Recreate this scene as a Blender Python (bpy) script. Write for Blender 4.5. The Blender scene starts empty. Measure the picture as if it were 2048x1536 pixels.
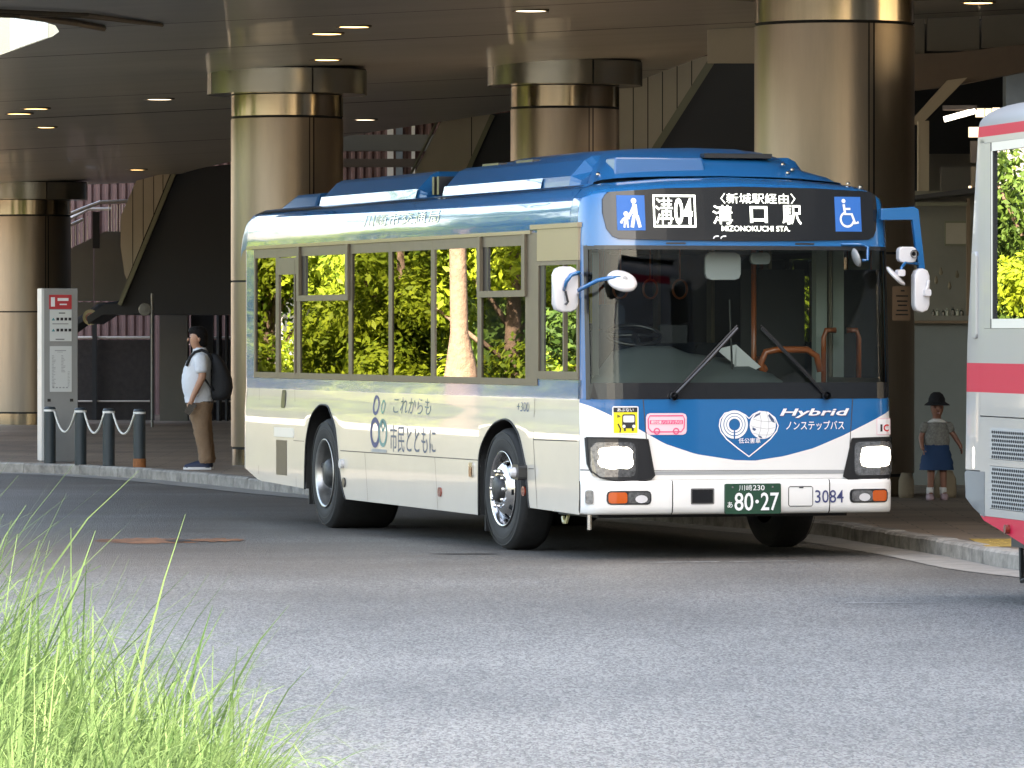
import bpy, bmesh, math, random
from mathutils import Vector, Matrix
R = random.Random(7)
SC = bpy.context.scene
COL = SC.collection
rad = math.radians

# ------------------------------------------------------------------ camera, sky, sun, exposure
CAM_H = 1.695
cd = bpy.data.cameras.new('camera'); cam = bpy.data.objects.new('camera', cd); COL.objects.link(cam)
cam.location = (0, 0, CAM_H); cam.rotation_euler = (rad(90 - 0.502), 0, 0)
cd.sensor_width = 36; cd.lens = 11538.5 / 2048 * 36; cd.clip_start = 0.5; cd.clip_end = 6000
SC.camera = cam
SUN_EL = 42; SUN_DIR = Vector((0.86, -0.51, 0)).normalized()
W = bpy.data.worlds.new('World'); SC.world = W; W.use_nodes = True
nt = W.node_tree; bg = nt.nodes['Background']
sky = nt.nodes.new('ShaderNodeTexSky'); sky.sky_type = 'NISHITA'; sky.sun_disc = False
sky.sun_elevation = rad(SUN_EL); sky.sun_rotation = math.atan2(SUN_DIR.x, SUN_DIR.y)
sky.air_density = 1.0; sky.dust_density = 4.0; sky.ozone_density = 1.0
nt.links.new(sky.outputs[0], bg.inputs[0]); bg.inputs[1].default_value = 0.12
sl = bpy.data.lights.new('sun', 'SUN'); sun = bpy.data.objects.new('sun', sl); COL.objects.link(sun)
sl.energy = 4.6; sl.angle = rad(0.53); sl.color = (1, .95, .87)
sdir = Vector((SUN_DIR.x * math.cos(rad(SUN_EL)), SUN_DIR.y * math.cos(rad(SUN_EL)), math.sin(rad(SUN_EL))))
sun.rotation_euler = sdir.to_track_quat('Z', 'Y').to_euler(); sun.location = (30, -20, 60)
VS = SC.view_settings
SC.display_settings.display_device = 'sRGB'
VS.view_transform = 'Standard'; VS.look = 'None'; VS.gamma = 1; VS.use_curve_mapping = False
VS.exposure = 3.35
VS.use_white_balance = True; VS.white_balance_temperature = 8000; VS.white_balance_tint = 10
SC.cycles.max_bounces = 10; SC.cycles.diffuse_bounces = 5; SC.cycles.glossy_bounces = 5
SC.cycles.transparent_max_bounces = 12; SC.cycles.sample_clamp_indirect = 6
SC.cycles.use_denoising = True; SC.cycles.caustics_reflective = False

# ------------------------------------------------------------------ materials
def mat(name, col, rough=.5, metal=0., spec=.5, coat=0., var=0., vscale=3., bump=0., bscale=40., emit=None, estr=0., ior=None, stretch=None, trans=0., sub=None):
    m = bpy.data.materials.new(name); m.use_nodes = True
    n = m.node_tree; b = n.nodes['Principled BSDF']
    b.inputs['Base Color'].default_value = (*col, 1); b.inputs['Roughness'].default_value = rough
    b.inputs['Metallic'].default_value = metal; b.inputs['Specular IOR Level'].default_value = spec
    b.inputs['Coat Weight'].default_value = coat; b.inputs['Coat Roughness'].default_value = .03
    if ior: b.inputs['IOR'].default_value = ior
    if emit: b.inputs['Emission Color'].default_value = (*emit, 1); b.inputs['Emission Strength'].default_value = estr
    tc = None
    if var or bump:
        tc = n.nodes.new('ShaderNodeTexCoord'); mp = n.nodes.new('ShaderNodeMapping')
        n.links.new(tc.outputs['Object'], mp.inputs[0])
        if stretch: mp.inputs['Scale'].default_value = stretch
    if var:
        t = n.nodes.new('ShaderNodeTexNoise'); t.inputs['Scale'].default_value = vscale; t.inputs['Detail'].default_value = 6
        t.inputs['Roughness'].default_value = .65
        n.links.new(mp.outputs[0], t.inputs['Vector'])
        r = n.nodes.new('ShaderNodeValToRGB')
        r.color_ramp.elements[0].position = .3; r.color_ramp.elements[1].position = .72
        r.color_ramp.elements[0].color = (*[c * (1 - var) for c in col], 1)
        r.color_ramp.elements[1].color = (*[min(1, c * (1 + var)) for c in col], 1)
        n.links.new(t.outputs['Fac'], r.inputs[0]); n.links.new(r.outputs[0], b.inputs['Base Color'])
    if bump:
        t2 = n.nodes.new('ShaderNodeTexNoise'); t2.inputs['Scale'].default_value = bscale; t2.inputs['Detail'].default_value = 3
        n.links.new(mp.outputs[0], t2.inputs['Vector'])
        bp = n.nodes.new('ShaderNodeBump'); bp.inputs['Strength'].default_value = bump; bp.inputs['Distance'].default_value = .02
        n.links.new(t2.outputs['Fac'], bp.inputs['Height']); n.links.new(bp.outputs[0], b.inputs['Normal'])
        n.links.new(bp.outputs[0], b.inputs['Coat Normal'])
    return m

def glass(name, tint, ior=1.5):
    m = bpy.data.materials.new(name); m.use_nodes = True; n = m.node_tree
    for x in list(n.nodes): n.nodes.remove(x)
    o = n.nodes.new('ShaderNodeOutputMaterial'); mx = n.nodes.new('ShaderNodeMixShader')
    fr = n.nodes.new('ShaderNodeFresnel'); fr.inputs[0].default_value = ior
    tr = n.nodes.new('ShaderNodeBsdfTransparent'); tr.inputs[0].default_value = (*tint, 1)
    gl = n.nodes.new('ShaderNodeBsdfGlossy'); gl.inputs['Roughness'].default_value = 0.0
    n.links.new(fr.outputs[0], mx.inputs[0]); n.links.new(tr.outputs[0], mx.inputs[1]); n.links.new(gl.outputs[0], mx.inputs[2])
    n.links.new(mx.outputs[0], o.inputs[0]); return m

def leafmat(name, c1, c2, translucent=.45, rough=.5):
    m = bpy.data.materials.new(name); m.use_nodes = True; n = m.node_tree; b = n.nodes['Principled BSDF']
    o = n.nodes['Material Output']; at = n.nodes.new('ShaderNodeAttribute'); at.attribute_name = 'tone'
    r = n.nodes.new('ShaderNodeValToRGB'); r.color_ramp.elements[0].color = (*c1, 1); r.color_ramp.elements[1].color = (*c2, 1)
    n.links.new(at.outputs['Fac'], r.inputs[0]); n.links.new(r.outputs[0], b.inputs['Base Color']); b.inputs['Roughness'].default_value = rough; b.inputs['Specular IOR Level'].default_value = .12
    t = n.nodes.new('ShaderNodeBsdfTranslucent'); n.links.new(r.outputs[0], t.inputs[0])
    mx = n.nodes.new('ShaderNodeMixShader'); mx.inputs[0].default_value = translucent
    n.links.new(b.outputs[0], mx.inputs[1]); n.links.new(t.outputs[0], mx.inputs[2]); n.links.new(mx.outputs[0], o.inputs[0])
    return m

def asphalt():
    m = bpy.data.materials.new('asphalt'); m.use_nodes = True; n = m.node_tree; b = n.nodes['Principled BSDF']
    tc = n.nodes.new('ShaderNodeTexCoord')
    def noise(scale, detail, rough=.6, sc=None):
        t = n.nodes.new('ShaderNodeTexNoise'); t.inputs['Scale'].default_value = scale; t.inputs['Detail'].default_value = detail
        t.inputs['Roughness'].default_value = rough
        if sc:
            mp = n.nodes.new('ShaderNodeMapping'); mp.inputs['Scale'].default_value = sc
            n.links.new(tc.outputs['Object'], mp.inputs[0]); n.links.new(mp.outputs[0], t.inputs['Vector'])
        else: n.links.new(tc.outputs['Object'], t.inputs['Vector'])
        return t
    def ramp(src, p0, c0, p1, c1):
        r = n.nodes.new('ShaderNodeValToRGB'); r.color_ramp.elements[0].position = p0; r.color_ramp.elements[1].position = p1
        r.color_ramp.elements[0].color = (*c0, 1); r.color_ramp.elements[1].color = (*c1, 1)
        n.links.new(src, r.inputs[0]); return r
    v = n.nodes.new('ShaderNodeTexVoronoi'); v.inputs['Scale'].default_value = 95; v.inputs['Randomness'].default_value = 1
    mpv = n.nodes.new('ShaderNodeMapping'); mpv.inputs['Scale'].default_value = (1, .22, 1)
    n.links.new(tc.outputs['Object'], mpv.inputs[0]); n.links.new(mpv.outputs[0], v.inputs['Vector'])
    sep = n.nodes.new('ShaderNodeSeparateColor'); n.links.new(v.outputs['Color'], sep.inputs[0])
    grain = ramp(sep.outputs[0], .0, (.066, .067, .064), 1., (.25, .254, .242))
    big = noise(.35, 5, .6, (1, .45, 1)); bigr = ramp(big.outputs['Fac'], .35, (.70, .70, .70), .68, (1.14, 1.14, 1.14))
    mul = n.nodes.new('ShaderNodeMix'); mul.data_type = 'RGBA'; mul.blend_type = 'MULTIPLY'; mul.inputs[0].default_value = 1
    n.links.new(grain.outputs[0], mul.inputs[6]); n.links.new(bigr.outputs[0], mul.inputs[7])
    # brown dirt patches, and the deck's shade painted in with distance
    d1 = noise(.5, 6, .65, (.5, 1.0, 1)); sx = n.nodes.new('ShaderNodeSeparateXYZ'); n.links.new(tc.outputs['Object'], sx.inputs[0])
    mr = n.nodes.new('ShaderNodeMapRange'); mr.inputs[1].default_value = 32; mr.inputs[2].default_value = 45
    n.links.new(sx.outputs['Y'], mr.inputs[0])
    mm = n.nodes.new('ShaderNodeMath'); mm.operation = 'MULTIPLY'; n.links.new(mr.outputs[0], mm.inputs[0])
    dr = ramp(d1.outputs['Fac'], .3, (.35,) * 3, .62, (.9,) * 3); n.links.new(dr.outputs[0], mm.inputs[1])
    mx = n.nodes.new('ShaderNodeMix'); mx.data_type = 'RGBA'; n.links.new(mm.outputs[0], mx.inputs[0])
    n.links.new(mul.outputs[2], mx.inputs[6]); mx.inputs[7].default_value = (.078, .066, .054, 1)
    n.links.new(mx.outputs[2], b.inputs['Base Color']); b.inputs['Roughness'].default_value = .62
    b.inputs['Specular IOR Level'].default_value = .4
    bp = n.nodes.new('ShaderNodeBump'); bp.inputs['Strength'].default_value = .5; bp.inputs['Distance'].default_value = .01
    n.links.new(v.outputs['Distance'], bp.inputs['Height']); n.links.new(bp.outputs[0], b.inputs['Normal'])
    return m

M = dict(
    blue=mat('blue paint', (.0015, .115, .31), .22, coat=1., bump=.02, bscale=1.3),
    blue_shaded=mat('body blue darkened by shade', (.002, .085, .23), .32, coat=.35, bump=.03, bscale=2),  # body blue darkened, the deck's shade put into the roof colour
    cove=mat('glossy blue coving paint', (.003, .13, .34), .12, coat=1., bump=.22, bscale=1.6, stretch=(1, .35, 2.2)),
    cream=mat('body paint warmed by bounce', (.64, .575, .485), .25, coat=.8, var=.045, vscale=1.5, bump=.085, bscale=1.0, stretch=(1, .55, .8)),  # the front's body paint with warm bounced light put into its colour
    white=mat('white paint', (.78, .77, .74), .3, coat=.8, var=.03, vscale=2),
    bronze=mat('bronze anodised aluminium', (.13, .105, .07), .42, metal=.35, var=.08, vscale=8),
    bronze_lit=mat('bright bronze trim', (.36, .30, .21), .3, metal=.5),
    rubber=mat('black rubber', (.012, .012, .012), .6),
    tyre=mat('tyre rubber', (.016, .0155, .015), .75, var=.25, vscale=30),
    black=mat('black trim plastic', (.012, .013, .015), .35, coat=.3),
    blackgloss=mat('black display glass', (.008, .009, .011), .22, coat=.15),
    seam=mat('panel seam', (.05, .045, .04), .7),
    pane=glass('tinted side glass', (.22, .24, .23), 1.95),
    windscreen=glass('clear windscreen glass', (.74, .81, .78), 1.46),
    chrome=mat('polished steel', (.62, .61, .60), .16, metal=1., var=.08, vscale=14),
    wheelmetal=mat('dull wheel steel', (.42, .41, .39), .32, metal=.9, var=.2, vscale=9),
    hub=mat('dark wheel hub', (.05, .05, .05), .5, metal=.5, var=.4, vscale=20),
    lamp=mat('lit headlamp', (1, 1, 1), .2, emit=(1, .98, .95), estr=1.6),
    lens=mat('clear lamp lens', (.26, .265, .27), .12, metal=.7, var=.5, vscale=40),
    amber=mat('amber lamp lens', (.55, .09, .01), .15, coat=1.),
    redlens=mat('red lamp lens', (.22, .03, .015), .2, coat=1.),
    led=mat('lit white display dots', (1, 1, 1), .5, emit=(.86, 1, .97), estr=.34),
    ledamber=mat('dim amber display dots', (.3, .1, .01), .5, emit=(1, .35, .05), estr=.02),
    sticker_blue=mat('blue sign sticker', (.01, .13, .45), .5, emit=(.01, .13, .45), estr=.0),
    sticker_white=mat('white print', (.82, .82, .82), .5),
    yellow=mat('yellow sticker', (.82, .68, .02), .5),
    pink=mat('pink print', (.75, .10, .22), .5),
    palepink=mat('pale pink sticker', (.80, .55, .60), .5),
    ink=mat('black print', (.015, .015, .018), .5),
    navy=mat('navy print', (.05, .06, .16), .5),
    textblue=mat('grey blue print', (.045, .085, .17), .45, coat=.6),
    teal=mat('teal print', (.06, .25, .27), .45, coat=.6),
    plate=mat('dark green plate', (.010, .055, .030), .45),
    red=mat('red print', (.60, .02, .03), .5),
    gold=mat('pale gold print', (.55, .5, .25), .3, coat=1),
    dash=mat('grey dashboard plastic', (.115, .135, .135), .6),
    interior=mat('pale grey green cabin lining', (.44, .48, .42), .6),
    darkcabin=mat('dark cabin floor', (.03, .03, .03), .8),
    orange=mat('orange handrail', (.42, .10, .025), .35, coat=.5),
    seat=mat('dark seat cloth', (.03, .04, .06), .9),
    mirrorwhite=mat('white mirror housing', (.60, .59, .60), .35, coat=.4),
    grey=mat('grey painted steel', (.32, .33, .33), .45, var=.06),
    silver=mat('silver bus paint', (.36, .355, .35), .38, metal=.3, coat=.3, var=.02),
    busred=mat('crimson bus paint', (.50, .006, .04), .45, spec=.2),
    bumper=mat('grey bumper plastic', (.13, .14, .15), .5),
    offwhite=mat('off white window frame', (.66, .63, .55), .4),
    soffit=mat('ceiling panel enamel', (.30, .305, .28), .42, metal=.0, coat=.16, var=.12, vscale=.8, stretch=(.5, 2.0, 1)),
    slab=mat('concrete slab', (.22, .22, .21), .9, var=.2),
    column=mat('champagne bronze steel', (.27, .222, .172), .36, metal=.82, var=.10, vscale=5, stretch=(1, 1, .12), bump=.04, bscale=60),
    columnband=mat('polished bronze steel', (.36, .30, .215), .17, metal=1., var=.1, vscale=6, stretch=(4, 4, .1)),
    capm=mat('satin grey steel capital', (.29, .285, .245), .26, metal=.75, var=.06, vscale=3),
    joint=mat('dark joint', (.008, .008, .008), .8),
    downlight=mat('lit warm downlight', (1, .8, .5), .5, emit=(1, .66, .30), estr=.85),
    downlight2=mat('lit pale downlight', (1, .9, .8), .5, emit=(1, .88, .72), estr=.55),
    tube=mat('lit fluorescent tube', (1, 1, 1), .5, emit=(1, .98, .95), estr=1.),
    litpanel=mat('lit cream sign panel', (1, .9, .75), .5, emit=(1, .86, .66), estr=.16),
    kerb=mat('kerb granite', (.27, .25, .22), .85, var=.5, vscale=5, bump=.3, bscale=30),
    gutter=mat('gutter concrete', (.25, .235, .21), .85, var=.22, vscale=4, bump=.2, bscale=40),
    paving=None,
    line=mat('worn white road paint', (.36, .36, .35), .8, var=.6, vscale=9),
    rust=mat('rusty stain on asphalt', (.20, .085, .035), .9, var=.45, vscale=4, stretch=(1, .3, 1)),
    manhole=mat('dark iron cover', (.03, .024, .02), .7, var=.4, vscale=8),
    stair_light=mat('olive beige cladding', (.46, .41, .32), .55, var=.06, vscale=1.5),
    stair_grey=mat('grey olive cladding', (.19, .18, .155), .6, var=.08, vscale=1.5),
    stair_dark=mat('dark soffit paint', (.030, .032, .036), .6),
    trim=mat('olive trim', (.20, .20, .13), .5),
    tile=mat('pink brown ribbed tile', (.19, .115, .11), .7, var=.16, vscale=3),
    whitewall=mat('white canopy panel', (.80, .80, .78), .5, var=.03),
    fence=mat('dark mesh fence', (.045, .038, .038), .7, var=.3, vscale=10),
    rail=mat('pale handrail steel', (.68, .62, .56), .4, metal=.4),
    steelpost=mat('galvanised post', (.22, .22, .2), .5, metal=.5, var=.25, vscale=6),
    bollard=mat('slate green bollard paint', (.028, .042, .05), .45, var=.12),
    reflectwhite=mat('white reflective band', (.75, .75, .72), .4),
    rope=mat('white plastic chain', (.74, .73, .66), .5),
    rustband=mat('rust brown band', (.28, .10, .03), .7, var=.3, vscale=20),
    signgrey=mat('satin grey sign post', (.28, .29, .29), .4, metal=.3, var=.05),
    signwhite=mat('white sign face', (.60, .62, .60), .35),
    signred=mat('red sign face', (.50, .03, .04), .4),
    skin=mat('skin', (.48, .25, .16), .5), skin2=mat('tanned skin', (.26, .12, .08), .5),
    hair=mat('black hair', (.006, .005, .005), .75, spec=.2, bump=.6, bscale=60),
    shirt=mat('white shirt cloth', (.70, .74, .80), .85, bump=.6, bscale=22),
    khaki=mat('khaki trouser cloth', (.24, .155, .095), .9, var=.12, vscale=9, bump=.7, bscale=16),
    shoe=mat('navy shoe', (.015, .025, .06), .6), sole=mat('white sole', (.7, .7, .7), .6),
    bag=mat('black backpack nylon', (.010, .011, .014), .75, bump=.4, bscale=25),
    phone=mat('black phone', (.01, .01, .012), .15),
    skirt=mat('dark blue skirt cloth', (.012, .045, .12), .85), hat=mat('black hat cloth', (.008, .008, .01), .9),
    blouse=mat('grey check blouse', (.21, .21, .19), .9, var=.35, vscale=45), collar=mat('white collar', (.62, .62, .60), .8),
    kidshoe=mat('pink grey shoe', (.40, .28, .30), .6),
    kiosk=mat('grey green kiosk panel', (.21, .235, .225), .6, var=.05), kioskin=mat('kiosk back wall', (.24, .23, .19), .7, var=.1, vscale=2),
    kioskframe=mat('brown kiosk frame', (.20, .13, .07), .5), kioskroof=mat('dark kiosk roof', (.02, .02, .024), .5),
    beige=mat('beige bag canvas', (.27, .22, .15), .85, var=.1), poster=mat('tan notice paper', (.36, .24, .16), .8),
    bluegrey=mat('blue grey painted steel', (.22, .27, .32), .6, var=.1), brownwall=mat('brown fascia', (.15, .115, .09), .6, var=.1),
    tactile=mat('yellow tactile paving', (.34, .22, .05), .8, var=.25, vscale=20),
    soil=mat('dark planter soil', (.03, .022, .014), .95, var=.4, vscale=20), concrete=mat('planter concrete', (.28, .27, .25), .9, var=.2),
    bark=mat('pink brown bark', (.13, .085, .06), .9, var=.3, vscale=10, bump=.8, bscale=20),
    leaf=leafmat('sunlit broad leaf', (.06, .115, .014), (.30, .36, .03)),
    leafdark=leafmat('dark green leaf', (.014, .04, .01), (.075, .125, .022), .35),
    grass=leafmat('long grass blade', (.04, .086, .028), (.12, .187, .08), .5, .7),
    darkened=mat('mossy wall stone', (.045, .05, .03), .9, var=.4),  # kept dark so only the pale coping shows bright in the bus flank
    facade=mat('pale facade', (.34, .33, .31), .7, var=.06), facadeglass=mat('dark office glass', (.02, .025, .03), .1),
    bottle=mat('dark glass bottle', (.03, .04, .03), .15), bottle2=mat('pale glass bottle', (.30, .32, .25), .2),
)

def paving():
    m = bpy.data.materials.new('brown paving'); m.use_nodes = True; n = m.node_tree; b = n.nodes['Principled BSDF']
    tc = n.nodes.new('ShaderNodeTexCoord'); br = n.nodes.new('ShaderNodeTexBrick')
    br.inputs['Scale'].default_value = 1.0; br.inputs['Brick Width'].default_value = .6; br.inputs['Row Height'].default_value = .3
    br.inputs['Mortar Size'].default_value = .006; br.inputs['Color1'].default_value = (.30, .235, .175, 1); br.inputs['Color2'].default_value = (.22, .18, .145, 1)
    br.inputs['Mortar'].default_value = (.05, .045, .04, 1)
    n.links.new(tc.outputs['Object'], br.inputs[0])
    t = n.nodes.new('ShaderNodeTexNoise'); t.inputs['Scale'].default_value = .5; t.inputs['Detail'].default_value = 5
    n.links.new(tc.outputs['Object'], t.inputs['Vector'])
    r = n.nodes.new('ShaderNodeValToRGB'); r.color_ramp.elements[0].position = .35; r.color_ramp.elements[1].position = .7
    r.color_ramp.elements[0].color = (.62, .6, .6, 1); r.color_ramp.elements[1].color = (1.15, 1.1, 1.05, 1); n.links.new(t.outputs['Fac'], r.inputs[0])
    mx = n.nodes.new('ShaderNodeMix'); mx.data_type = 'RGBA'; mx.blend_type = 'MULTIPLY'; mx.inputs[0].default_value = 1
    n.links.new(br.outputs[0], mx.inputs[6]); n.links.new(r.outputs[0], mx.inputs[7]); n.links.new(mx.outputs[2], b.inputs['Base Color'])
    b.inputs['Roughness'].default_value = .55
    return m
M['paving'] = paving(); M['asphalt'] = asphalt()

# ------------------------------------------------------------------ object helpers
def link(o, parent=None):
    COL.objects.link(o)
    if parent: o.parent = parent
    return o
def thing(name, label, cat, loc=(0, 0, 0), rz=0, group=None):
    o = bpy.data.objects.new(name, None); o.empty_display_size = .2; COL.objects.link(o)
    o.location = loc; o.rotation_euler = (0, 0, rz); o['label'] = label; o['category'] = cat
    if group: o['group'] = group
    return o
def tag(o, label, cat, group=None, kind=None):
    o['label'] = label; o['category'] = cat
    if group: o['group'] = group
    if kind: o['kind'] = kind
    return o
def struct(o): o['kind'] = 'structure'; return o

class MB:
    def __init__(s): s.v = []; s.f = []; s.mi = []; s.sm = []; s.cur = 0; s.smooth = False
    def face(s, idx): s.f.append(idx); s.mi.append(s.cur); s.sm.append(s.smooth)
    def add(s, vs, fs):
        o = len(s.v); s.v += [tuple(v) for v in vs]
        for f in fs: s.face([i + o for i in f])
        return s
    def box(s, a, b):
        x0, y0, z0 = a; x1, y1, z1 = b
        return s.add([(x0, y0, z0), (x1, y0, z0), (x1, y1, z0), (x0, y1, z0), (x0, y0, z1), (x1, y0, z1), (x1, y1, z1), (x0, y1, z1)],
                     [(3, 2, 1, 0), (4, 5, 6, 7), (0, 1, 5, 4), (1, 2, 6, 5), (2, 3, 7, 6), (3, 0, 4, 7)])
    def rbox(s, a, b, c=.02, axis=1):
        """box with chamfered edges along one axis"""
        lo, hi = list(a), list(b); ax = [i for i in range(3) if i != axis]
        u0, v0, u1, v1 = lo[ax[0]], lo[ax[1]], hi[ax[0]], hi[ax[1]]
        k = .29 * c
        pts = [(u0 + c, v0), (u1 - c, v0), (u1 - k, v0 + k), (u1, v0 + c), (u1, v1 - c), (u1 - k, v1 - k), (u1 - c, v1), (u0 + c, v1), (u0 + k, v1 - k), (u0, v1 - c), (u0, v0 + c), (u0 + k, v0 + k)]
        return s.prism(pts, lo[axis], hi[axis], axis)
    def prism(s, pts, t0, t1, axis=1):
        def P(p, t):
            if axis == 1: return (p[0], t, p[1])
            if axis == 0: return (t, p[0], p[1])
            return (p[0], p[1], t)
        n = len(pts); o = len(s.v)
        s.v += [P(p, t0) for p in pts] + [P(p, t1) for p in pts]
        s.face([o + i for i in range(n)]); s.face([o + n + i for i in reversed(range(n))])
        for i in range(n):
            j = (i + 1) % n; s.face([o + i, o + n + i, o + n + j, o + j])
        return s
    def tube(s, pts, r, n=8, caps=True):
        pts = [Vector(p) for p in pts]; rr = r if isinstance(r, (list, tuple)) else [r] * len(pts)
        o = len(s.v); up = Vector((0, 0, 1)); k = len(pts)
        prev = None
        for i, p in enumerate(pts):
            d = (pts[min(i + 1, k - 1)] - pts[max(i - 1, 0)]).normalized()
            a = d.cross(up) if prev is None else (prev - d * prev.dot(d))
            if a.length < 1e-4: a = d.cross(Vector((1, 0, 0)))
            a.normalize(); prev = a; b = d.cross(a)
            for q in range(n):
                t = 2 * math.pi * q / n; s.v.append(tuple(p + (a * math.cos(t) + b * math.sin(t)) * rr[i]))
        for i in range(k - 1):
            for q in range(n):
                q2 = (q + 1) % n; s.face([o + i * n + q, o + i * n + q2, o + (i + 1) * n + q2, o + (i + 1) * n + q])
        if caps:
            s.face([o + q for q in reversed(range(n))]); s.face([o + (k - 1) * n + q for q in range(n)])
        return s
    def lathe(s, prof, n=32, c=(0, 0, 0), axis=2, cap0=False, cap1=False):
        """prof: list of (radius, height) along axis"""
        o = len(s.v); k = len(prof)
        for (r, h) in prof:
            for q in range(n):
                t = 2 * math.pi * q / n; a, b = r * math.cos(t), r * math.sin(t)
                p = (a, b, h) if axis == 2 else ((h, a, b) if axis == 0 else (a, h, b))
                s.v.append((p[0] + c[0], p[1] + c[1], p[2] + c[2]))
        for i in range(k - 1):
            for q in range(n):
                q2 = (q + 1) % n; s.face([o + i * n + q, o + i * n + q2, o + (i + 1) * n + q2, o + (i + 1) * n + q])
        if cap0: s.face([o + q for q in reversed(range(n))])
        if cap1: s.face([o + (k - 1) * n + q for q in range(n)])
        return s
    def grid(s, rows):
        """rows: list of equally long point lists"""
        o = len(s.v); n = len(rows[0])
        for r in rows: s.v += [tuple(p) for p in r]
        for i in range(len(rows) - 1):
            for j in range(n - 1):
                s.face([o + i * n + j, o + i * n + j + 1, o + (i + 1) * n + j + 1, o + (i + 1) * n + j])
        return s
    def build(s, name, mats, parent=None, fix=True, bevel=0, merge=False):
        me = bpy.data.meshes.new(name); me.from_pydata(s.v, [], s.f)
        mats = mats if isinstance(mats, (list, tuple)) else [mats]
        for m in mats: me.materials.append(M[m] if isinstance(m, str) else m)
        me.polygons.foreach_set('material_index', s.mi); me.polygons.foreach_set('use_smooth', s.sm)
        if fix or merge or bevel:
            bm = bmesh.new(); bm.from_mesh(me)
            if merge: bmesh.ops.remove_doubles(bm, verts=bm.verts, dist=1e-5)
            if bevel:
                bmesh.ops.remove_doubles(bm, verts=bm.verts, dist=1e-5)
                es = [e for e in bm.edges if len(e.link_faces) == 2 and e.calc_face_angle(0) > .6]
                bmesh.ops.bevel(bm, geom=es, offset=bevel, segments=2, affect='EDGES', profile=.6)
            if fix: bmesh.ops.recalc_face_normals(bm, faces=bm.faces)
            bm.to_mesh(me); bm.free()
        return link(bpy.data.objects.new(name, me), parent)

def box(name, a, b, m, parent=None, bevel=0): return MB().box(a, b).build(name, m, parent, bevel=bevel)

_tx = {}
def text2d(body, bold=0., font=None):
    cu = bpy.data.curves.new('lettering', 'FONT'); cu.body = body; cu.offset = bold; cu.resolution_u = 3; cu.fill_mode = 'FRONT'
    o = bpy.data.objects.new('lettering', cu); COL.objects.link(o)
    dg = bpy.context.evaluated_depsgraph_get(); dg.update()
    me = bpy.data.meshes.new_from_object(o.evaluated_get(dg))
    vs = [(v.co.x, v.co.y) for v in me.vertices]; fs = [list(p.vertices) for p in me.polygons]
    bpy.data.objects.remove(o); bpy.data.curves.remove(cu); bpy.data.meshes.remove(me)
    x0 = min(v[0] for v in vs); x1 = max(v[0] for v in vs); y0 = min(v[1] for v in vs); y1 = max(v[1] for v in vs)
    return [((x - x0) / (x1 - x0), (y - y0) / (y1 - y0)) for x, y in vs], fs
def place2d(vf, u0, u1, v0, v1, shear=0.):
    vs, fs = vf
    return [(u0 + (u1 - u0) * (x + shear * (y - .5)), v0 + (v1 - v0) * y) for x, y in vs], fs
def ring2d(cu, cv, r1, r0, n=28, a0=0, a1=2 * math.pi, sx=1.):
    vs = []; fs = []
    for i in range(n + 1):
        t = a0 + (a1 - a0) * i / n
        vs += [(cu + r1 * sx * math.cos(t), cv + r1 * math.sin(t)), (cu + r0 * sx * math.cos(t), cv + r0 * math.sin(t))]
    for i in range(n): fs.append([2 * i, 2 * i + 2, 2 * i + 3, 2 * i + 1])
    return vs, fs
def disc2d(cu, cv, r, n=20, sx=1.): return [(cu + r * sx * math.cos(2 * math.pi * i / n), cv + r * math.sin(2 * math.pi * i / n)) for i in range(n)], [list(range(n))]
def rect2d(u0, u1, v0, v1, c=0):
    if not c: return [(u0, v0), (u1, v0), (u1, v1), (u0, v1)], [[0, 1, 2, 3]]
    k = c * .29
    p = [(u0 + c, v0), (u1 - c, v0), (u1 - k, v0 + k), (u1, v0 + c), (u1, v1 - c), (u1 - k, v1 - k), (u1 - c, v1), (u0 + c, v1), (u0 + k, v1 - k), (u0, v1 - c), (u0, v0 + c), (u0 + k, v0 + k)]
    return p, [list(range(12))]
def poly2d(*pts): return list(pts), [list(range(len(pts)))]
def stroke2d(pts, w):
    vs = []; fs = []; k = len(pts)
    for i, p in enumerate(pts):
        a = Vector(pts[max(i - 1, 0)]); b = Vector(pts[min(i + 1, k - 1)]); d = (b - a).normalized(); n = Vector((-d.y, d.x)) * w / 2
        vs += [(p[0] + n.x, p[1] + n.y), (p[0] - n.x, p[1] - n.y)]
    for i in range(k - 1): fs.append([2 * i, 2 * i + 2, 2 * i + 3, 2 * i + 1])
    return vs, fs

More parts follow.
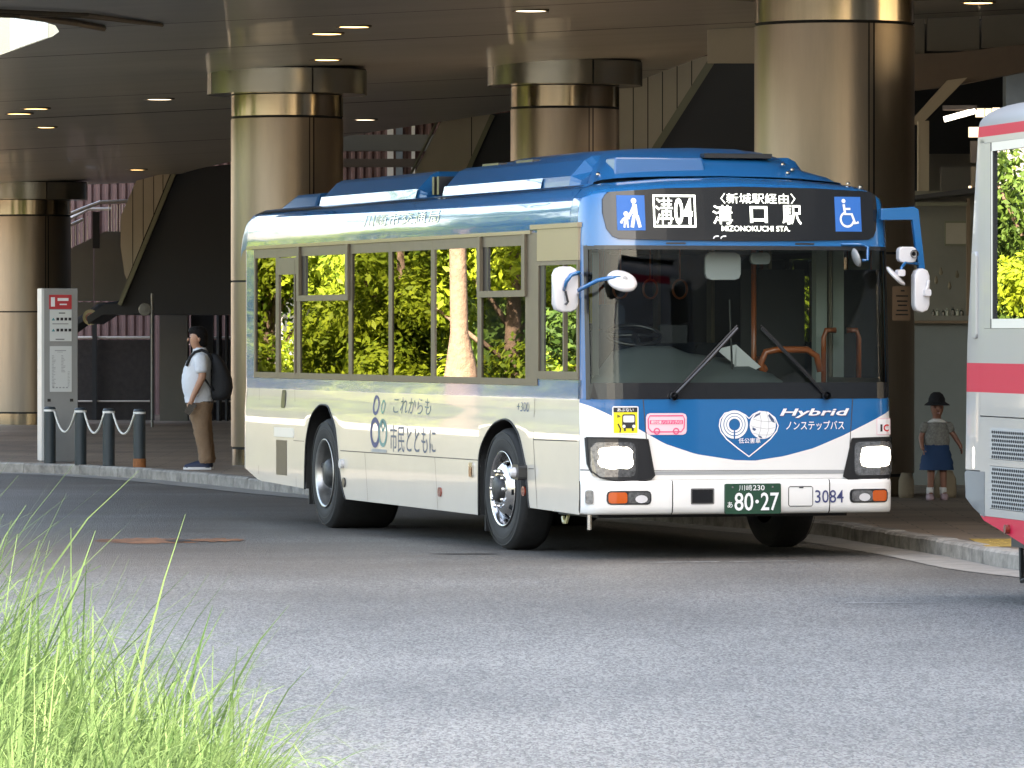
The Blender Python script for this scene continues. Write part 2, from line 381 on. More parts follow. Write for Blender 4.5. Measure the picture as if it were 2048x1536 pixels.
def decal(name, shapes, fmap, m, parent, off=.003, step=.08, back=.0, smooth=False):
    """flat shapes in (u,v) laid on a curved body panel by fmap(u,v,off); 'back' gives them a rim that deep"""
    bm = bmesh.new()
    for vs, fs in shapes:
        bv = [bm.verts.new((u, v, 0)) for u, v in vs]
        for f in fs:
            try: bm.faces.new([bv[i] for i in f])
            except ValueError: pass
    us = [v.co.x for v in bm.verts]; lo, hi = min(us), max(us)
    if step:
        k = math.floor(lo / step) + 1
        while k * step < hi - 1e-4:
            bmesh.ops.bisect_plane(bm, geom=bm.verts[:] + bm.edges[:] + bm.faces[:], plane_co=(k * step, 0, 0), plane_no=(1, 0, 0), dist=1e-5); k += 1
    rim = [e for e in bm.edges if len(e.link_faces) == 1]
    rim = [((e.verts[0].co.x, e.verts[0].co.y), (e.verts[1].co.x, e.verts[1].co.y)) for e in rim] if back else []
    for v in bm.verts: v.co = Vector(fmap(v.co.x, v.co.y, off))
    for a, b in rim:
        q = [bm.verts.new(fmap(*a, off)), bm.verts.new(fmap(*b, off)), bm.verts.new(fmap(*b, off - back)), bm.verts.new(fmap(*a, off - back))]
        try: bm.faces.new(q)
        except ValueError: pass
    bmesh.ops.recalc_face_normals(bm, faces=bm.faces)
    me = bpy.data.meshes.new(name); bm.to_mesh(me); bm.free()
    me.materials.append(M[m] if isinstance(m, str) else m)
    if smooth: me.polygons.foreach_set('use_smooth', [True] * len(me.polygons))
    return link(bpy.data.objects.new(name, me), parent)

def lerp(x, xs, ys):
    if x <= xs[0]: return ys[0]
    for i in range(len(xs) - 1):
        if x <= xs[i + 1]: return ys[i] + (ys[i + 1] - ys[i]) * (x - xs[i]) / (xs[i + 1] - xs[i])
    return ys[-1]
def skinmesh(name, pts, edges, m, parent, sub=2, root=0):
    me = bpy.data.meshes.new(name); me.from_pydata([p[0] for p in pts], edges, [])
    o = bpy.data.objects.new(name, me); COL.objects.link(o)
    o.modifiers.new('skin', 'SKIN'); sd = me.skin_vertices[0].data
    for i, p in enumerate(pts):
        r = p[1]; sd[i].radius = r if isinstance(r, tuple) else (r, r); sd[i].use_root = (i == root)
    o.modifiers.new('smooth', 'SUBSURF').levels = sub
    o.modifiers['smooth'].render_levels = sub
    dg = bpy.context.evaluated_depsgraph_get(); dg.update()
    n = bpy.data.meshes.new_from_object(o.evaluated_get(dg)); bpy.data.objects.remove(o); bpy.data.meshes.remove(me)
    n.name = name; n.materials.clear(); n.materials.append(M[m])
    for p in n.polygons: p.material_index = 0; p.use_smooth = True
    return link(bpy.data.objects.new(name, n), parent)

# ================================================================== SETTING
g = MB(); g.add([(-1500, -1500, 0), (1500, -1500, 0), (1500, 1500, 0), (-1500, 1500, 0)], [(0, 1, 2, 3)])
struct(g.build('road', 'asphalt'))

# kerb path (foot of the kerb on the road side)
KP = [(-22, 84), (-15, 79.5), (-10, 75.2), (-7.6, 72.2), (-6.24, 70.3), (-5.17, 69.0), (-3.99, 66.3), (-2.91, 62.9), (-2.17, 60.5), (-.9, 57.3), (.85, 53.0), (2.5, 48.55), (2.76, 47.1), (3.05, 45.35), (3.31, 43.6), (3.65, 41.06), (4.5, 38.9), (6.2, 37.2), (7.0, 34.5), (7.6, 29), (8.6, 20), (9, 8), (9, -20)]
def catmull(P, n=10):
    out = []
    for i in range(len(P) - 1):
        p0 = Vector(P[max(i - 1, 0)]); p1 = Vector(P[i]); p2 = Vector(P[i + 1]); p3 = Vector(P[min(i + 2, len(P) - 1)])
        for k in range(n):
            t = k / n
            out.append(.5 * ((2 * p1) + (p2 - p0) * t + (2 * p0 - 5 * p1 + 4 * p2 - p3) * t * t + (3 * p1 - p0 - 3 * p2 + p3) * t ** 3))
    out.append(Vector(P[-1])); return out
KC = catmull(KP)
def resample(P, step):
    out = [P[0]]; acc = 0
    for a, b in zip(P, P[1:]):
        L = (b - a).length; t = step - acc
        while t <= L: out.append(a + (b - a) * t / L); t += step
        acc = (acc + L) % step
    return out
KS = resample(KC, .6)
def offs(P, d):
    out = []
    for i, p in enumerate(P):
        t = (P[min(i + 1, len(P) - 1)] - P[max(i - 1, 0)]).normalized(); out.append(p + Vector((-t.y, t.x)) * d)
    return out
KW, KH = .17, .125
inner = offs(KS, KW)      # pavement side (left of travel direction along the path)
outer = offs(KS, -.42)
# path runs from far left towards the camera on the right: its left side is the pavement
kerb = struct(bpy.data.objects.new('kerb', None)); COL.objects.link(kerb)
stone_n = 0
for i in range(len(KS) - 1):
    a, b, c, d = KS[i], KS[i + 1], inner[i + 1], inner[i]
    if not (-9 < a.x < 6.5 and a.y > 30): continue
    t = (b - a).normalized() * .006; h = KH + R.uniform(-.004, .004)
    w = (d - a).normalized() * .02
    q = [a + t, b - t, c - t, d + t]
    mb = MB(); lo = [(p.x, p.y, -.05) for p in q]; e0, e1 = a + t, b - t
    md = [(e0.x, e0.y, h - .02), (e1.x, e1.y, h - .02)]
    up = [(e0.x + w.x, e0.y + w.y, h), (e1.x + w.x, e1.y + w.y, h), (q[2].x, q[2].y, h), (q[3].x, q[3].y, h)]
    mb.add(lo + md + up, [(0, 1, 5, 4), (4, 5, 7, 6), (6, 7, 8, 9), (1, 2, 8, 7, 5), (3, 0, 4, 6, 9), (2, 3, 9, 8)])
    mb.build('kerb_stone', 'kerb', kerb); stone_n += 1
kb = MB()
kb.grid([[(p.x, p.y, KH - .03) for p in KS], [(p.x, p.y, KH - .03) for p in inner]])
kb.grid([[(p.x, p.y, KH - .03) for p in offs(KS, .012)], [(p.x, p.y, -.02) for p in offs(KS, .012)]])
kb.build('kerb_bed', 'joint', kerb)
gu = MB(); gu.grid([[(p.x, p.y, .005) for p in outer], [(p.x, p.y, .006) for p in offs(KS, .005)]])
struct(gu.build('gutter', 'gutter'))
pv = MB(); n = len(inner)
pv.add([(p.x, p.y, KH - .006) for p in inner] + [(60, -20, KH - .006), (60, 140, KH - .006), (-60, 140, KH - .006), (-60, 90, KH - .006)], [list(range(n + 4))])
bmv = pv.build('pavement', 'paving'); struct(bmv)
PZ = KH - .006

# painted line, stain and iron cover on the road
rd = []
lm = MB()
for (x0, y0, x1, y1, w) in [(1.02, 42.6, 1.55, 42.74, .06), (1.62, 42.75, 2.13, 42.9, .05), (2.1, 36.2, 2.7, 36.28, .04)]:
    d = Vector((x1 - x0, y1 - y0)).normalized(); nn = Vector((-d.y, d.x)) * w
    lm.add([(x0, y0, .004), (x1, y1, .004), (x1 + nn.x, y1 + nn.y, .004), (x0 + nn.x, y0 + nn.y, .004)], [(0, 1, 2, 3)])
struct(lm.build('road_marking', 'line'))
def blotch(name, cx, cy, rx, ry, z, m, seed):
    rr = random.Random(seed); k = 40; pts = []
    for i in range(k):
        t = 2 * math.pi * i / k; q = 1 + rr.uniform(-.3, .3)
        pts.append((cx + rx * q * math.cos(t), cy + ry * q * math.sin(t), z))
    return struct(MB().add(pts, [list(range(k))]).build(name, m))
blotch('road_stain', -2.95, 47.1, .42, .55, .004, 'rust', 3)
blotch('road_stain', -2.45, 47.2, .22, .35, .006, 'rust', 5)
blotch('road_stain', -.35, 44.3, .25, .12, .004, 'manhole', 9)
blotch('road_stain', -2.72, 47.0, .1, .28, .008, 'manhole', 11)

# ------------------------------------------------------------------ overhead deck with panelled ceiling
def CZ(x, y): return 4.85 + .05 * (x + 2.7) - .0085 * (y - 69)
DECK = [(-5.4, 47.2), (-1, 44.4), (4, 42.8), (10, 42), (40, 43), (40, 62), (12, 63.6), (5.81, 65.45), (4.63, 66.3), (2.9, 68.2), (2.41, 70.2), (1.45, 77.2), (-.28, 83), (-2.54, 87.8), (-5.3, 97.5), (-6.4, 102.5), (-9, 101.5), (-14, 103),
        (-11, 90), (-8.2, 76), (-6.6, 67), (-5.62, 63.37), (-5.23, 62.0), (-4.82, 60.6), (-4.70, 59.9), (-4.66, 58.9), (-4.8, 57.6), (-5.02, 56.57), (-5.35, 55.6), (-5.5, 54)]
deck = struct(bpy.data.objects.new('deck', None)); COL.objects.link(deck)
bm = bmesh.new(); bm.faces.new([bm.verts.new((x, y, 0)) for x, y in DECK])
bmesh.ops.triangulate(bm, faces=bm.faces)
JY = [(46.5, -.02)] + [(50.5 + 4.55 * i, -.03) for i in range(12)]
def bis(co, no): bmesh.ops.bisect_plane(bm, geom=bm.verts[:] + bm.edges[:] + bm.faces[:], plane_co=co, plane_no=no, dist=1e-5)
for (jy, s) in JY:
    for dd in (-.022, .022): bis((0, jy + dd, 0), (s, 1, 0))
JX = []
for jx in JX:
    for dd in (-.006, .006): bis((jx + dd, 0, 0), (1, .05, 0))
cells = {}
for f in bm.faces:
    c = f.calc_center_median()
    if any(abs(c.y - jy + s * c.x) < .022 for jy, s in JY): continue
    if any(abs(c.x - jx + .05 * c.y) < .006 for jx in JX): continue
    ky = sum(1 for jy, s in JY if c.y + s * c.x > jy); kx = sum(1 for jx in JX if c.x + .05 * c.y > jx)
    cells.setdefault((kx, ky), []).append([(v.co.x, v.co.y) for v in f.verts])
bm.free()
for key, fs in cells.items():
    mb = MB(); dz = R.uniform(-.004, .004)
    for f in fs: mb.add([(x, y, CZ(x, y) + dz) for x, y in f], [list(range(len(f)))])
    o = mb.build('ceiling_panel', 'soffit', deck, merge=True)
    for p in o.data.polygons:
        if p.normal.z > 0: p.flip()
n = len(DECK); mb = MB()
mb.add([(x, y, CZ(x, y) + .05) for x, y in DECK] + [(x, y, CZ(x, y) + .9) for x, y in DECK], [list(range(n)), list(range(n, 2 * n))])
mb.build('slab', 'joint', deck)
mb = MB()
for i in range(n):
    j = (i + 1) % n; (x0, y0), (x1, y1) = DECK[i], DECK[j]
    mb.add([(x0, y0, CZ(x0, y0) - .0), (x1, y1, CZ(x1, y1) - .0), (x1, y1, CZ(x1, y1) + .95), (x0, y0, CZ(x0, y0) + .95)], [(0, 1, 2, 3)])
mb.build('fascia', 'capm', deck)
# white parapet panels along the notch at the deck's left end
par = thing('parapet', 'white panelled parapet seen through the gap in the deck ceiling', 'parapet', (0, 0, 0))
NP = [(-9.0, 74), (-7.6, 70.0), (-6.6, 67), (-5.62, 63.5), (-5.23, 62.1), (-4.82, 60.7)]
NPr = resample([Vector(p) for p in NP], .30)
mb = MB(); mb.grid([[(p.x + .04, p.y + .015, CZ(p.x, p.y) + .02) for p in NPr], [(p.x + .04, p.y + .015, CZ(p.x, p.y) + 1.85) for p in NPr]]); mb.build('backing', 'joint', par)
for a, b in zip(NPr, NPr[1:]):
    t = (b - a).normalized(); nn = Vector((t.y, -t.x)) * .03; t = t * .011
    q = [a + t, b - t, b - t - nn, a + t - nn]
    mb = MB(); z0 = CZ(a.x, a.y) + .0; 
    mb.add([(p.x - .03, p.y - .01, z0 + .01) for p in q] + [(p.x - .03, p.y - .01, z0 + 1.9) for p in q], [(0, 1, 2, 3), (4, 5, 6, 7), (0, 1, 5, 4), (1, 2, 6, 5), (2, 3, 7, 6), (3, 0, 4, 7)])
    mb.build('panel', 'whitewall', par)
# trim line on the near soffit
tr = MB()
for k in range(2):
    tr.tube([(-6.2 + .1 * k, 54.6 - .45 * k, CZ(-6.2, 54.6) - .02), (-4.3 + .1 * k, 57.4 - .3 * k, CZ(-4.3, 57.4) - .02), (-3.6, 59.4, CZ(-3.6, 59.4) - .02)], .02, 6)
tr.tube([(-5.6, 55.5, CZ(-5.6, 55.5) - .03), (-4.85, 56.6, CZ(-4.9, 56.5) - .03), (-4.4, 58.2, CZ(-4.5, 58) - .03), (-4.2, 59.3, CZ(-4.2, 59.3) - .03)], .035, 6)
tr.build('drip_trim', 'bronze', deck)

# downlights
DL = [(-2.01, 62.46, 0, 'at the lower left of a close trio over the bus'), (-1.69, 61.48, 0, 'at the upper right of a close trio over the bus'), (-2.18, 67.33, 0, 'beside the capital of the column behind the bus tail'),
      (.19, 60.3, 1, 'alone near the top middle of the ceiling'), (5.06, 62.73, 0, 'right of the biggest column, above the red striped bus'), (-4.54, 74.3, 1, 'alone and pale, left of the column behind the bus tail'),
      (-2.12, 82.74, 1, 'small, between the two column capitals behind the bus'), (-6.2, 75.13, 0, 'at the upper right of the far left trio'), (-6.51, 76.19, 0, 'at the left of the far left trio'),
      (-6.51, 80.22, 0, 'lowest of the far left trio'), (-6.29, 96.52, 0, 'farthest, low above the stair by the leftmost column')]
for x, y, k, w in DL:
    z = CZ(x, y)
    t = thing('downlight', 'round lit downlight ' + w, 'ceiling light', (x, y, z), 0, 'round downlights in the deck ceiling')
    MB().lathe([(.165, -.004), (.19, -.012), (.20, .0), (.20, .02)], 24).build('bezel', 'bronze', t)
    MB().lathe([(.001, -.008), (.165, -.006)], 24).build('lamp_disc', 'downlight2' if k else 'downlight', t)

# ------------------------------------------------------------------ columns
def column(x, y, dia, capz, label, ringz=None, capw=1.42, seam_ang=-62, jz=2.2):
    r = dia / 2; t = thing('column', label, 'column', (x, y, PZ), 0, 'round bronze columns under the deck')
    top = capz - PZ; rz1 = top - .30; rz0 = rz1 - .25
    a0 = rad(seam_ang)
    def arc(mb, r_, z0, z1, a, b, n):
        mb.grid([[(r_ * math.cos(a + (b - a) * i / n), r_ * math.sin(a + (b - a) * i / n), z) for i in range(n + 1)] for z in (z0, z1)])
    w = .035 / r
    # shaft sheets between joints
    for (z0, z1) in ((.22, jz - .012), (jz + .012, rz0 - .03)):
        for (a, b) in ((a0 + w, a0 + math.pi - w), (a0 + math.pi + w, a0 + 2 * math.pi - w)):
            mb = MB(); mb.smooth = True; arc(mb, r, z0, z1, a, b, 28); mb.build('shaft_panel', 'column', t)
    mb = MB(); mb.smooth = True; arc(mb, r - .015, 0, top - .02, 0, 2 * math.pi, 40); mb.build('core', 'joint', t)
    for a in (a0, a0 + math.pi):
        mb = MB(); mb.smooth = True; arc(mb, r - .004, .2, rz0 - .03, a - w * .55, a + w * .55, 4); mb.build('joint_strip', 'column', t)
    mb = MB(); mb.smooth = True; arc(mb, r - .002, rz0, rz1 - .0, 0, 2 * math.pi, 48); mb.build('band', 'columnband', t)
    mb = MB(); mb.smooth = True; arc(mb, r - .008, 0, .19, 0, 2 * math.pi, 48); mb.build('base_band', 'columnband', t)
    R2 = r * capw
    for (a, b) in ((a0 - .12, a0 + 1.48), (a0 + 1.5, a0 + 3.1), (a0 + 3.12, a0 + 4.6), (a0 + 4.62, a0 + 2 * math.pi - .14)):
        mb = MB(); n2 = 20; mb.smooth = True
        arc(mb, R2, rz1 + .012, top, a, b, n2); mb.build('capital_panel', 'capm', t)
    mb = MB(); mb.smooth = False
    mb.lathe([(R2 - .01, rz1 + .012), (r * .8, rz1 + .012)], 48); mb.build('capital_underside', 'capm', t)
    mb = MB(); mb.smooth = True; arc(mb, R2 - .012, rz1 + .02, top + .02, 0, 2 * math.pi, 48); mb.build('capital_core', 'joint', t)
    return t
column(-2.70, 69.3, 1.35, 4.845, 'bronze column rising behind the tail of the blue bus')
column(.65, 70.9, 1.34, 5.02, 'bronze column rising behind the middle of the blue bus roof')
column(-8.35, 100.2, 1.38, 4.30, 'far bronze column behind the bus stop sign, cut by the frame', jz=1.95)
c4 = column(3.14, 56.2, 1.56, 5.26, 'thickest bronze column, behind the front of the blue bus', seam_ang=-66, jz=2.35)
po = thing('notice', 'tan paper notice taped to the thickest column beside the bus mirror', 'notice', (3.14, 56.2, 0))
mb = MB(); mb.smooth = True
for (a, b, z0, z1) in ((-48, -24, 1.82, 2.15),):
    mb.grid([[(.783 * math.cos(rad(a + (b - a) * i / 8)), .783 * math.sin(rad(a + (b - a) * i / 8)), z) for i in range(9)] for z in (z0, z1)])
mb.build('sheet', 'poster', po)
for k, (z, w) in enumerate([(2.10, .25), (2.05, .8), (2.0, .7), (1.96, .6), (1.91, .75), (1.87, .85)]):
    mb = MB(); a, b = -36 - 10 * w, -36 + 10 * w
    mb.grid([[(.785 * math.cos(rad(a + (b - a) * i / 6)), .785 * math.sin(rad(a + (b - a) * i / 6)), zz) for i in range(7)] for zz in (z, z + .014)])
    mb.build('print_line', 'hub', po)

# ------------------------------------------------------------------ stairs and walls behind
def poly3(mb, pts, y0, y1): mb.prism(pts, y0, y1, 1)
def stair(label, x, y, face, splits, soffit, trim, facemat='stair_light'):
    """face, soffit: outlines (x,z) of the stair's clad side and of its dark underside"""
    t = thing('stair', label, 'staircase', (0, 0, 0), 0, 'stairs rising to the deck')
    bm = bmesh.new(); bm.faces.new([bm.verts.new((p[0], p[1], 0)) for p in face])
    for s in splits:
        for d in (-.007, .007): bmesh.ops.bisect_plane(bm, geom=bm.verts[:] + bm.edges[:] + bm.faces[:], plane_co=(s + d, 0, 0), plane_no=(1, 0, 0), dist=1e-5)
    for f in bm.faces:
        c = f.calc_center_median()
        if any(abs(c.x - s) < .007 for s in splits): continue
        mb = MB(); poly3(mb, [(v.co.x, v.co.y) for v in f.verts], y, y + .04); mb.build('cladding_panel', facemat, t)
    bm.free()
    mb = MB(); poly3(mb, face, y + .03, y + .5); mb.build('core', 'joint', t)
    for s in soffit:
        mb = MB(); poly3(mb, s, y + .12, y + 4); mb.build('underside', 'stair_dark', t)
    for a, b, w in trim:
        d = Vector((b[0] - a[0], b[1] - a[1])).normalized(); nn = Vector((-d.y, d.x)) * w
        mb = MB(); poly3(mb, [a, b, (b[0] + nn.x, b[1] + nn.y), (a[0] + nn.x, a[1] + nn.y)], y - .03, y + .3); mb.build('edge_trim', 'trim', t)
    return t
st = stair('staircase underside with beige cladding beside the man and bus stop sign', 0, 99.2,
      [(-6.46, 4.32), (-5.86, 4.48), (-6.62, 2.62), (-6.66, 2.72), (-6.73, 3.2), (-6.72, 3.72)], [-6.52, -6.34, -6.16, -6.0],
      [[(-5.86, 4.50), (-4.7, 4.62), (-4.7, 2.02), (-7.05, 2.02), (-7.3, 1.86), (-7.32, 1.98), (-7.0, 2.2), (-6.75, 2.2)]],
      [((-6.78, 2.2), (-5.84, 4.47), -.07)])
st2 = stair('staircase with plain beige cladding above the middle of the bus roof', 0, 88.5,
      [(-1.09, 4.94), (-.33, 5.06), (-.85, 3.9), (-1.62, 3.9)], [-.62], [[(-.33, 5.06), (.9, 5.2), (.9, 3.9), (-.85, 3.9)]], [((-.85, 3.9), (-.33, 5.06), -.07), ((-1.66, 3.9), (-1.14, 4.94), .03)])
st3 = stair('staircase with panelled cladding just left of the thickest column', 0, 79,
      [(1.2, 5.3), (1.8, 5.36), (2.72, 5.5), (1.7, 3.9), (1.2, 3.9)], [1.46, 1.66, 1.86, 2.06, 2.26, 2.46], [[(2.72, 5.5), (4.0, 5.6), (4.0, 3.9), (1.7, 3.9)]], [((1.7, 3.9), (2.72, 5.5), -.10)])
# landing with balustrade at far left
ld = thing('stair_landing', 'grey clad stair landing with railing behind the bus stop sign', 'stair landing', (0, 0, 0))
for (x0, x1) in ((-8.6, -7.44), (-7.42, -6.75)):
    top = lambda x: 3.18 + (x + 7.89) * .49 if x < -7.22 else 3.51
    pts = [(x0, 2.27), (x1, 2.27), (x1, top(x1))] + ([(-7.22, 3.51)] if x0 < -7.22 < x1 else []) + [(x0, top(x0))]
    mb = MB(); poly3(mb, pts, 102.5, 102.6); mb.build('side_panel', 'stair_grey', ld)
    mb = MB(); poly3(mb, [(x0, 1.5 if x0 < -8 else 1.98), (x1, 2.1), (x1, 2.25), (x0, 2.25)], 102.5, 102.6); mb.build('side_panel', 'stair_grey', ld)
mb = MB(); mb.tube([(-8.6, 102.3, 3.48), (-7.62, 102.3, 3.9), (-7.3, 102.3, 4.02), (-6.75, 102.3, 4.04)], .035, 8); mb.build('handrail', 'rail', ld)
mb = MB(); mb.tube([(-8.6, 102.25, 3.25), (-7.6, 102.25, 3.72)], .028, 8); mb.build('handrail', 'rail', ld)
mb = MB(); mb.tube([(-7.95, 103.6, 3.75), (-7.6, 103.6, 3.93), (-7.2, 103.6, 3.93)], .03, 8); mb.build('handrail', 'rail', ld)
for i in range(9):
    x = -7.15 + .05 * i; mb = MB(); mb.tube([(x, 102.35, 3.5), (x, 102.35, 3.98)], .009, 5); mb.build('baluster', 'rail', ld)
for i in range(12):
    x = -8.3 + .07 * i; z = 2.98 + (x + 8.3) * .49; mb = MB(); mb.tube([(x, 102.35, z), (x, 102.35, z + .42)], .008, 5); mb.build('baluster', 'rail', ld)
mb = MB(); mb.box((-7.42, 102.1, 3.2), (-7.3, 102.2, 3.85)); mb.build('newel_post', 'stair_dark', ld)
mb = MB(); mb.tube([(-8.5, 102.2, 1.35), (-7.75, 102.2, 1.80), (-7.3, 102.2, 2.12), (-6.7, 102.2, 2.2)], .11, 8); mb.build('lower_stringer', 'stair_dark', ld)
mb = MB(); mb.lathe([(.001, -.02), (.14, -.02), (.14, .02)], 20, (-7.45, 102.0, 1.98), 1); mb.build('round_sign', 'gold', ld)
mb = MB(); mb.lathe([(.05, -.025), (.09, -.025)], 20, (-7.45, 101.99, 1.98), 1); mb.build('sign_ring', 'redlens', ld)

# ribbed tile wall and the added sun-blocking roof above it
wl = thing('station_wall', 'pink brown ribbed tile wall of the station behind the stairs', 'wall', (0, 0, 0))
mb = MB(); rows = [[], []]
x = -13.0; k = 0
while x < 7:
    d = 0 if k % 2 == 0 else .05
    for xx in (x, x + .05):
        rows[0].append((xx, 112 + d, 0)); rows[1].append((xx, 112 + d, 7.4))
    x += .09 if k % 2 == 0 else .075; k += 1
mb.grid(rows); o = mb.build('tile_rib', 'tile', wl); o['kind'] = 'stuff'
for (x0, x1, m_) in ((-2.42, -2.3, 'whitewall'), (-2.25, -2.12, 'bluegrey'), (-1.95, -1.88, 'whitewall'), (-1.35, -1.28, 'whitewall')):
    box('window_strip', (x0, 111.93, 4.6), (x1, 111.97, 6.6), m_, wl)
box('beam', (-3.4, 100, 4.86), (-.9, 100.3, 5.14), 'stair_grey', wl)
box('beam', (-3.4, 99.9, 4.58), (-.9, 100.2, 4.72), 'brownwall', wl)
cr = thing('sun_block_roof', 'unseen roof over the ribbed station wall, added to block the sun', 'roof'); box('slab', (-8.2, 67, 7.6), (60, 135, 8), 'slab', cr)  # roof out of view, added to keep sun off the background
box('back_wall', (-40, 113, 0), (30, 113.5, 7.5), 'slab', cr)
# fence in front of it
fe = thing('fence', 'dark mesh fence with pale top rails behind the waiting man', 'fence', (0, 0, 0))
for (x0, x1) in ((-8.6, -6.55), (-5.75, -4.2)):
    box('mesh_panel', (x0, 105.2, PZ), (x1, 105.26, 1.58), 'fence', fe)
    mb = MB(); mb.tube([(x0, 105.1, 1.62), (x1, 105.1, 1.62)], .028, 6); mb.build('rail', 'rail', fe)
    mb = MB(); mb.tube([(x0, 105.1, .46), (x1, 105.1, .46)], .018, 6); mb.build('rail', 'rail', fe)
for x in (-8.6, -7.6, -6.55, -5.75, -5.0, -4.3):
    box('post', (x - .04, 105.0, PZ), (x + .04, 105.08, 2.05), 'stair_dark', fe)
dk = thing('dark_pier', 'dark concrete pier under the stair behind the waiting man', 'pier', (0, 0, 0))
box('shaft', (-6.35, 104, PZ), (-5.85, 104.5, 2.2), 'stair_grey', dk); box('shaft_panel', (-5.8, 104.2, PZ), (-5.4, 104.5, 2.2), 'stair_dark', dk)
pp = thing('pipe_run', 'vertical drain pipes beside the pink wall behind the waiting man', 'pipes', (0, 0, 0))
for x, r in ((-5.28, .05), (-5.14, .035), (-5.0, .05)):
    mb = MB(); mb.tube([(x, 104, PZ), (x, 104, 2.3)], r, 8); mb.build('pipe', 'stair_dark', pp)
mp = thing('mirror_post', 'thin galvanised post with small round mirror behind the bollards', 'post', (-6.05, 97, PZ))
mb = MB(); mb.tube([(0, 0, 0), (0, 0, 2.25)], .022, 8); mb.build('post', 'steelpost', mp)
mb = MB(); mb.lathe([(.001, -.03), (.10, -.02), (.11, .0), (.001, .05)], 16, (-.12, 0, 1.98), 1); mb.build('mirror', 'steelpost', mp)
mb = MB(); mb.tube([(-.12, 0, 1.98), (0, 0, 2.05)], .015, 6); mb.build('bracket', 'steelpost', mp)

sb = thing('right_light_block', 'dark block beyond the right edge of the view, added to stop light from the right', 'light_blocker', (0, 0, 0))  # unseen block added to keep light from the right off the columns
box('wall', (9.5, 43, 0), (42, 62, 4.6), 'brownwall', sb); box('wall', (9.6, 62.2, 0), (42, 112, 7.5), 'brownwall', sb)
# right-hand fascia, beam, brace, kiosk
fb = thing('fascia_beam', 'panelled fascia beam behind the thickest column', 'beam', (0, 0, 0))
for i in range(9):
    x = 2.2 + .62 * i; z = 5.08 + .035 * i
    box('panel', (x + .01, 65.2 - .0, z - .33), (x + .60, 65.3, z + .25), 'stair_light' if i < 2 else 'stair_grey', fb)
mb = MB(); mb.prism([(3.9, 4.36), (4.95, 4.47), (5.7, 4.62), (7.5, 4.95), (7.5, 5.35), (5.7, 4.93), (4.95, 4.84), (3.9, 4.80)], 64.6, 65.0); mb.build('lower_beam', 'brownwall', fb)
mb = MB(); mb.prism([(4.43, 4.04), (4.56, 4.02), (5.08, 4.55), (4.86, 4.52)], 64.4, 64.58); mb.build('brace', 'stair_light', fb)
box('post', (4.52, 64.2, PZ), (4.64, 64.38, 4.06), 'stair_light', fb)
bk = thing('dark_hall', 'dark station hall seen right of the thickest column', 'hall', (0, 0, 0))
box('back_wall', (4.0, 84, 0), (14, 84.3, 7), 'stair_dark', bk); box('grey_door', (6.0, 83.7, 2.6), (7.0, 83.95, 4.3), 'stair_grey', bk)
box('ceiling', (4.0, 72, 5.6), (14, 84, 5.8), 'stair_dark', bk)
box('pillar', (6.42, 75, 0), (7.4, 75.5, 5.6), 'bluegrey', bk)
box('panel', (5.95, 80, 2.9), (6.62, 80.2, 4.0), 'stair_grey', bk)
ft = thing('fluorescent_lamp', 'lit fluorescent tube hanging in the dark hall', 'lamp', (5.74, 74, 4.5), rad(-4))
mb = MB(); mb.tube([(-.2, 0, -.06), (.2, 0, .05)], .035, 8); mb.build('tube', 'tube', ft)
mb = MB(); mb.box((-.22, -.02, .06), (.22, .1, .12)); mb.build('fitting', 'brownwall', ft)
ls = thing('lit_sign', 'cream lit sign boxes above the red striped bus tail', 'sign', (0, 0, 0))
for i, (x0, z0, x1, z1) in enumerate([(5.99, 4.49, 6.10, 4.60), (6.12, 4.46, 6.19, 4.60), (6.21, 4.5, 6.30, 4.61), (5.90, 4.23, 6.06, 4.36), (4.68, 4.12, 4.8, 4.32)]):
    box('lit_face', (x0, 74.5, z0), (x1, 74.6, z1), 'litpanel', ls)
for (x0, z0, x1, z1, m_) in [(5.92, 3.9, 6.03, 4.18, 'brownwall'), (5.93, 3.55, 6.05, 3.85, 'beige'), (5.9, 3.3, 5.94, 3.6, 'litpanel')]:
    box('lower_panel', (x0, 74.5, z0), (x1, 74.6, z1), m_, ls)
ks = thing('kiosk', 'small kiosk with display window and grey lower wall behind the child', 'kiosk', (0, 0, PZ))
z = -PZ
box('lower_wall', (4.0, 60.0, 0), (5.6, 60.2, 1.80 + z), 'kiosk', ks)
box('counter', (4.0, 59.85, 1.83 + z), (5.6, 60.3, 1.88 + z), 'kioskin', ks)
box('counter_edge', (4.0, 59.84, 1.80 + z), (5.6, 60.0, 1.828 + z), 'kioskframe', ks)
box('back_wall', (4.0, 60.9, 1.8 + z), (5.6, 61.0, 3.2 + z), 'kioskin', ks)
box('frame', (4.725, 59.95, 1.88 + z), (4.76, 60.05, 3.1 + z), 'kioskframe', ks)
box('frame', (4.2, 59.95, 3.02 + z), (4.725, 60.05, 3.06 + z), 'trim', ks)
mb = MB(); mb.prism([(4.15, 3.08 + z), (4.9, 3.16 + z), (5.6, 3.26 + z), (5.6, 3.34 + z), (4.75, 3.2 + z), (4.15, 3.12 + z)], 59.6, 61); mb.build('roof', 'kioskroof', ks)
box('picture_frame', (4.56, 60.85, 2.62 + z), (4.80, 60.895, 2.88 + z), 'trim', ks); box('picture', (4.575, 60.83, 2.64 + z), (4.785, 60.848, 2.86 + z), 'stair_light', ks)
for x_, z_ in ((4.49, 2.33), (4.58, 2.18), (4.66, 2.3), (4.44, 2.24)):
    mb = MB(); mb.lathe([(.001, .06), (.012, .04), (.022, .0), (.012, -.022), (.001, -.026)], 10, (x_, 60.4, z_ + z)); mb.build('drop_ornament', 'beige', ks)
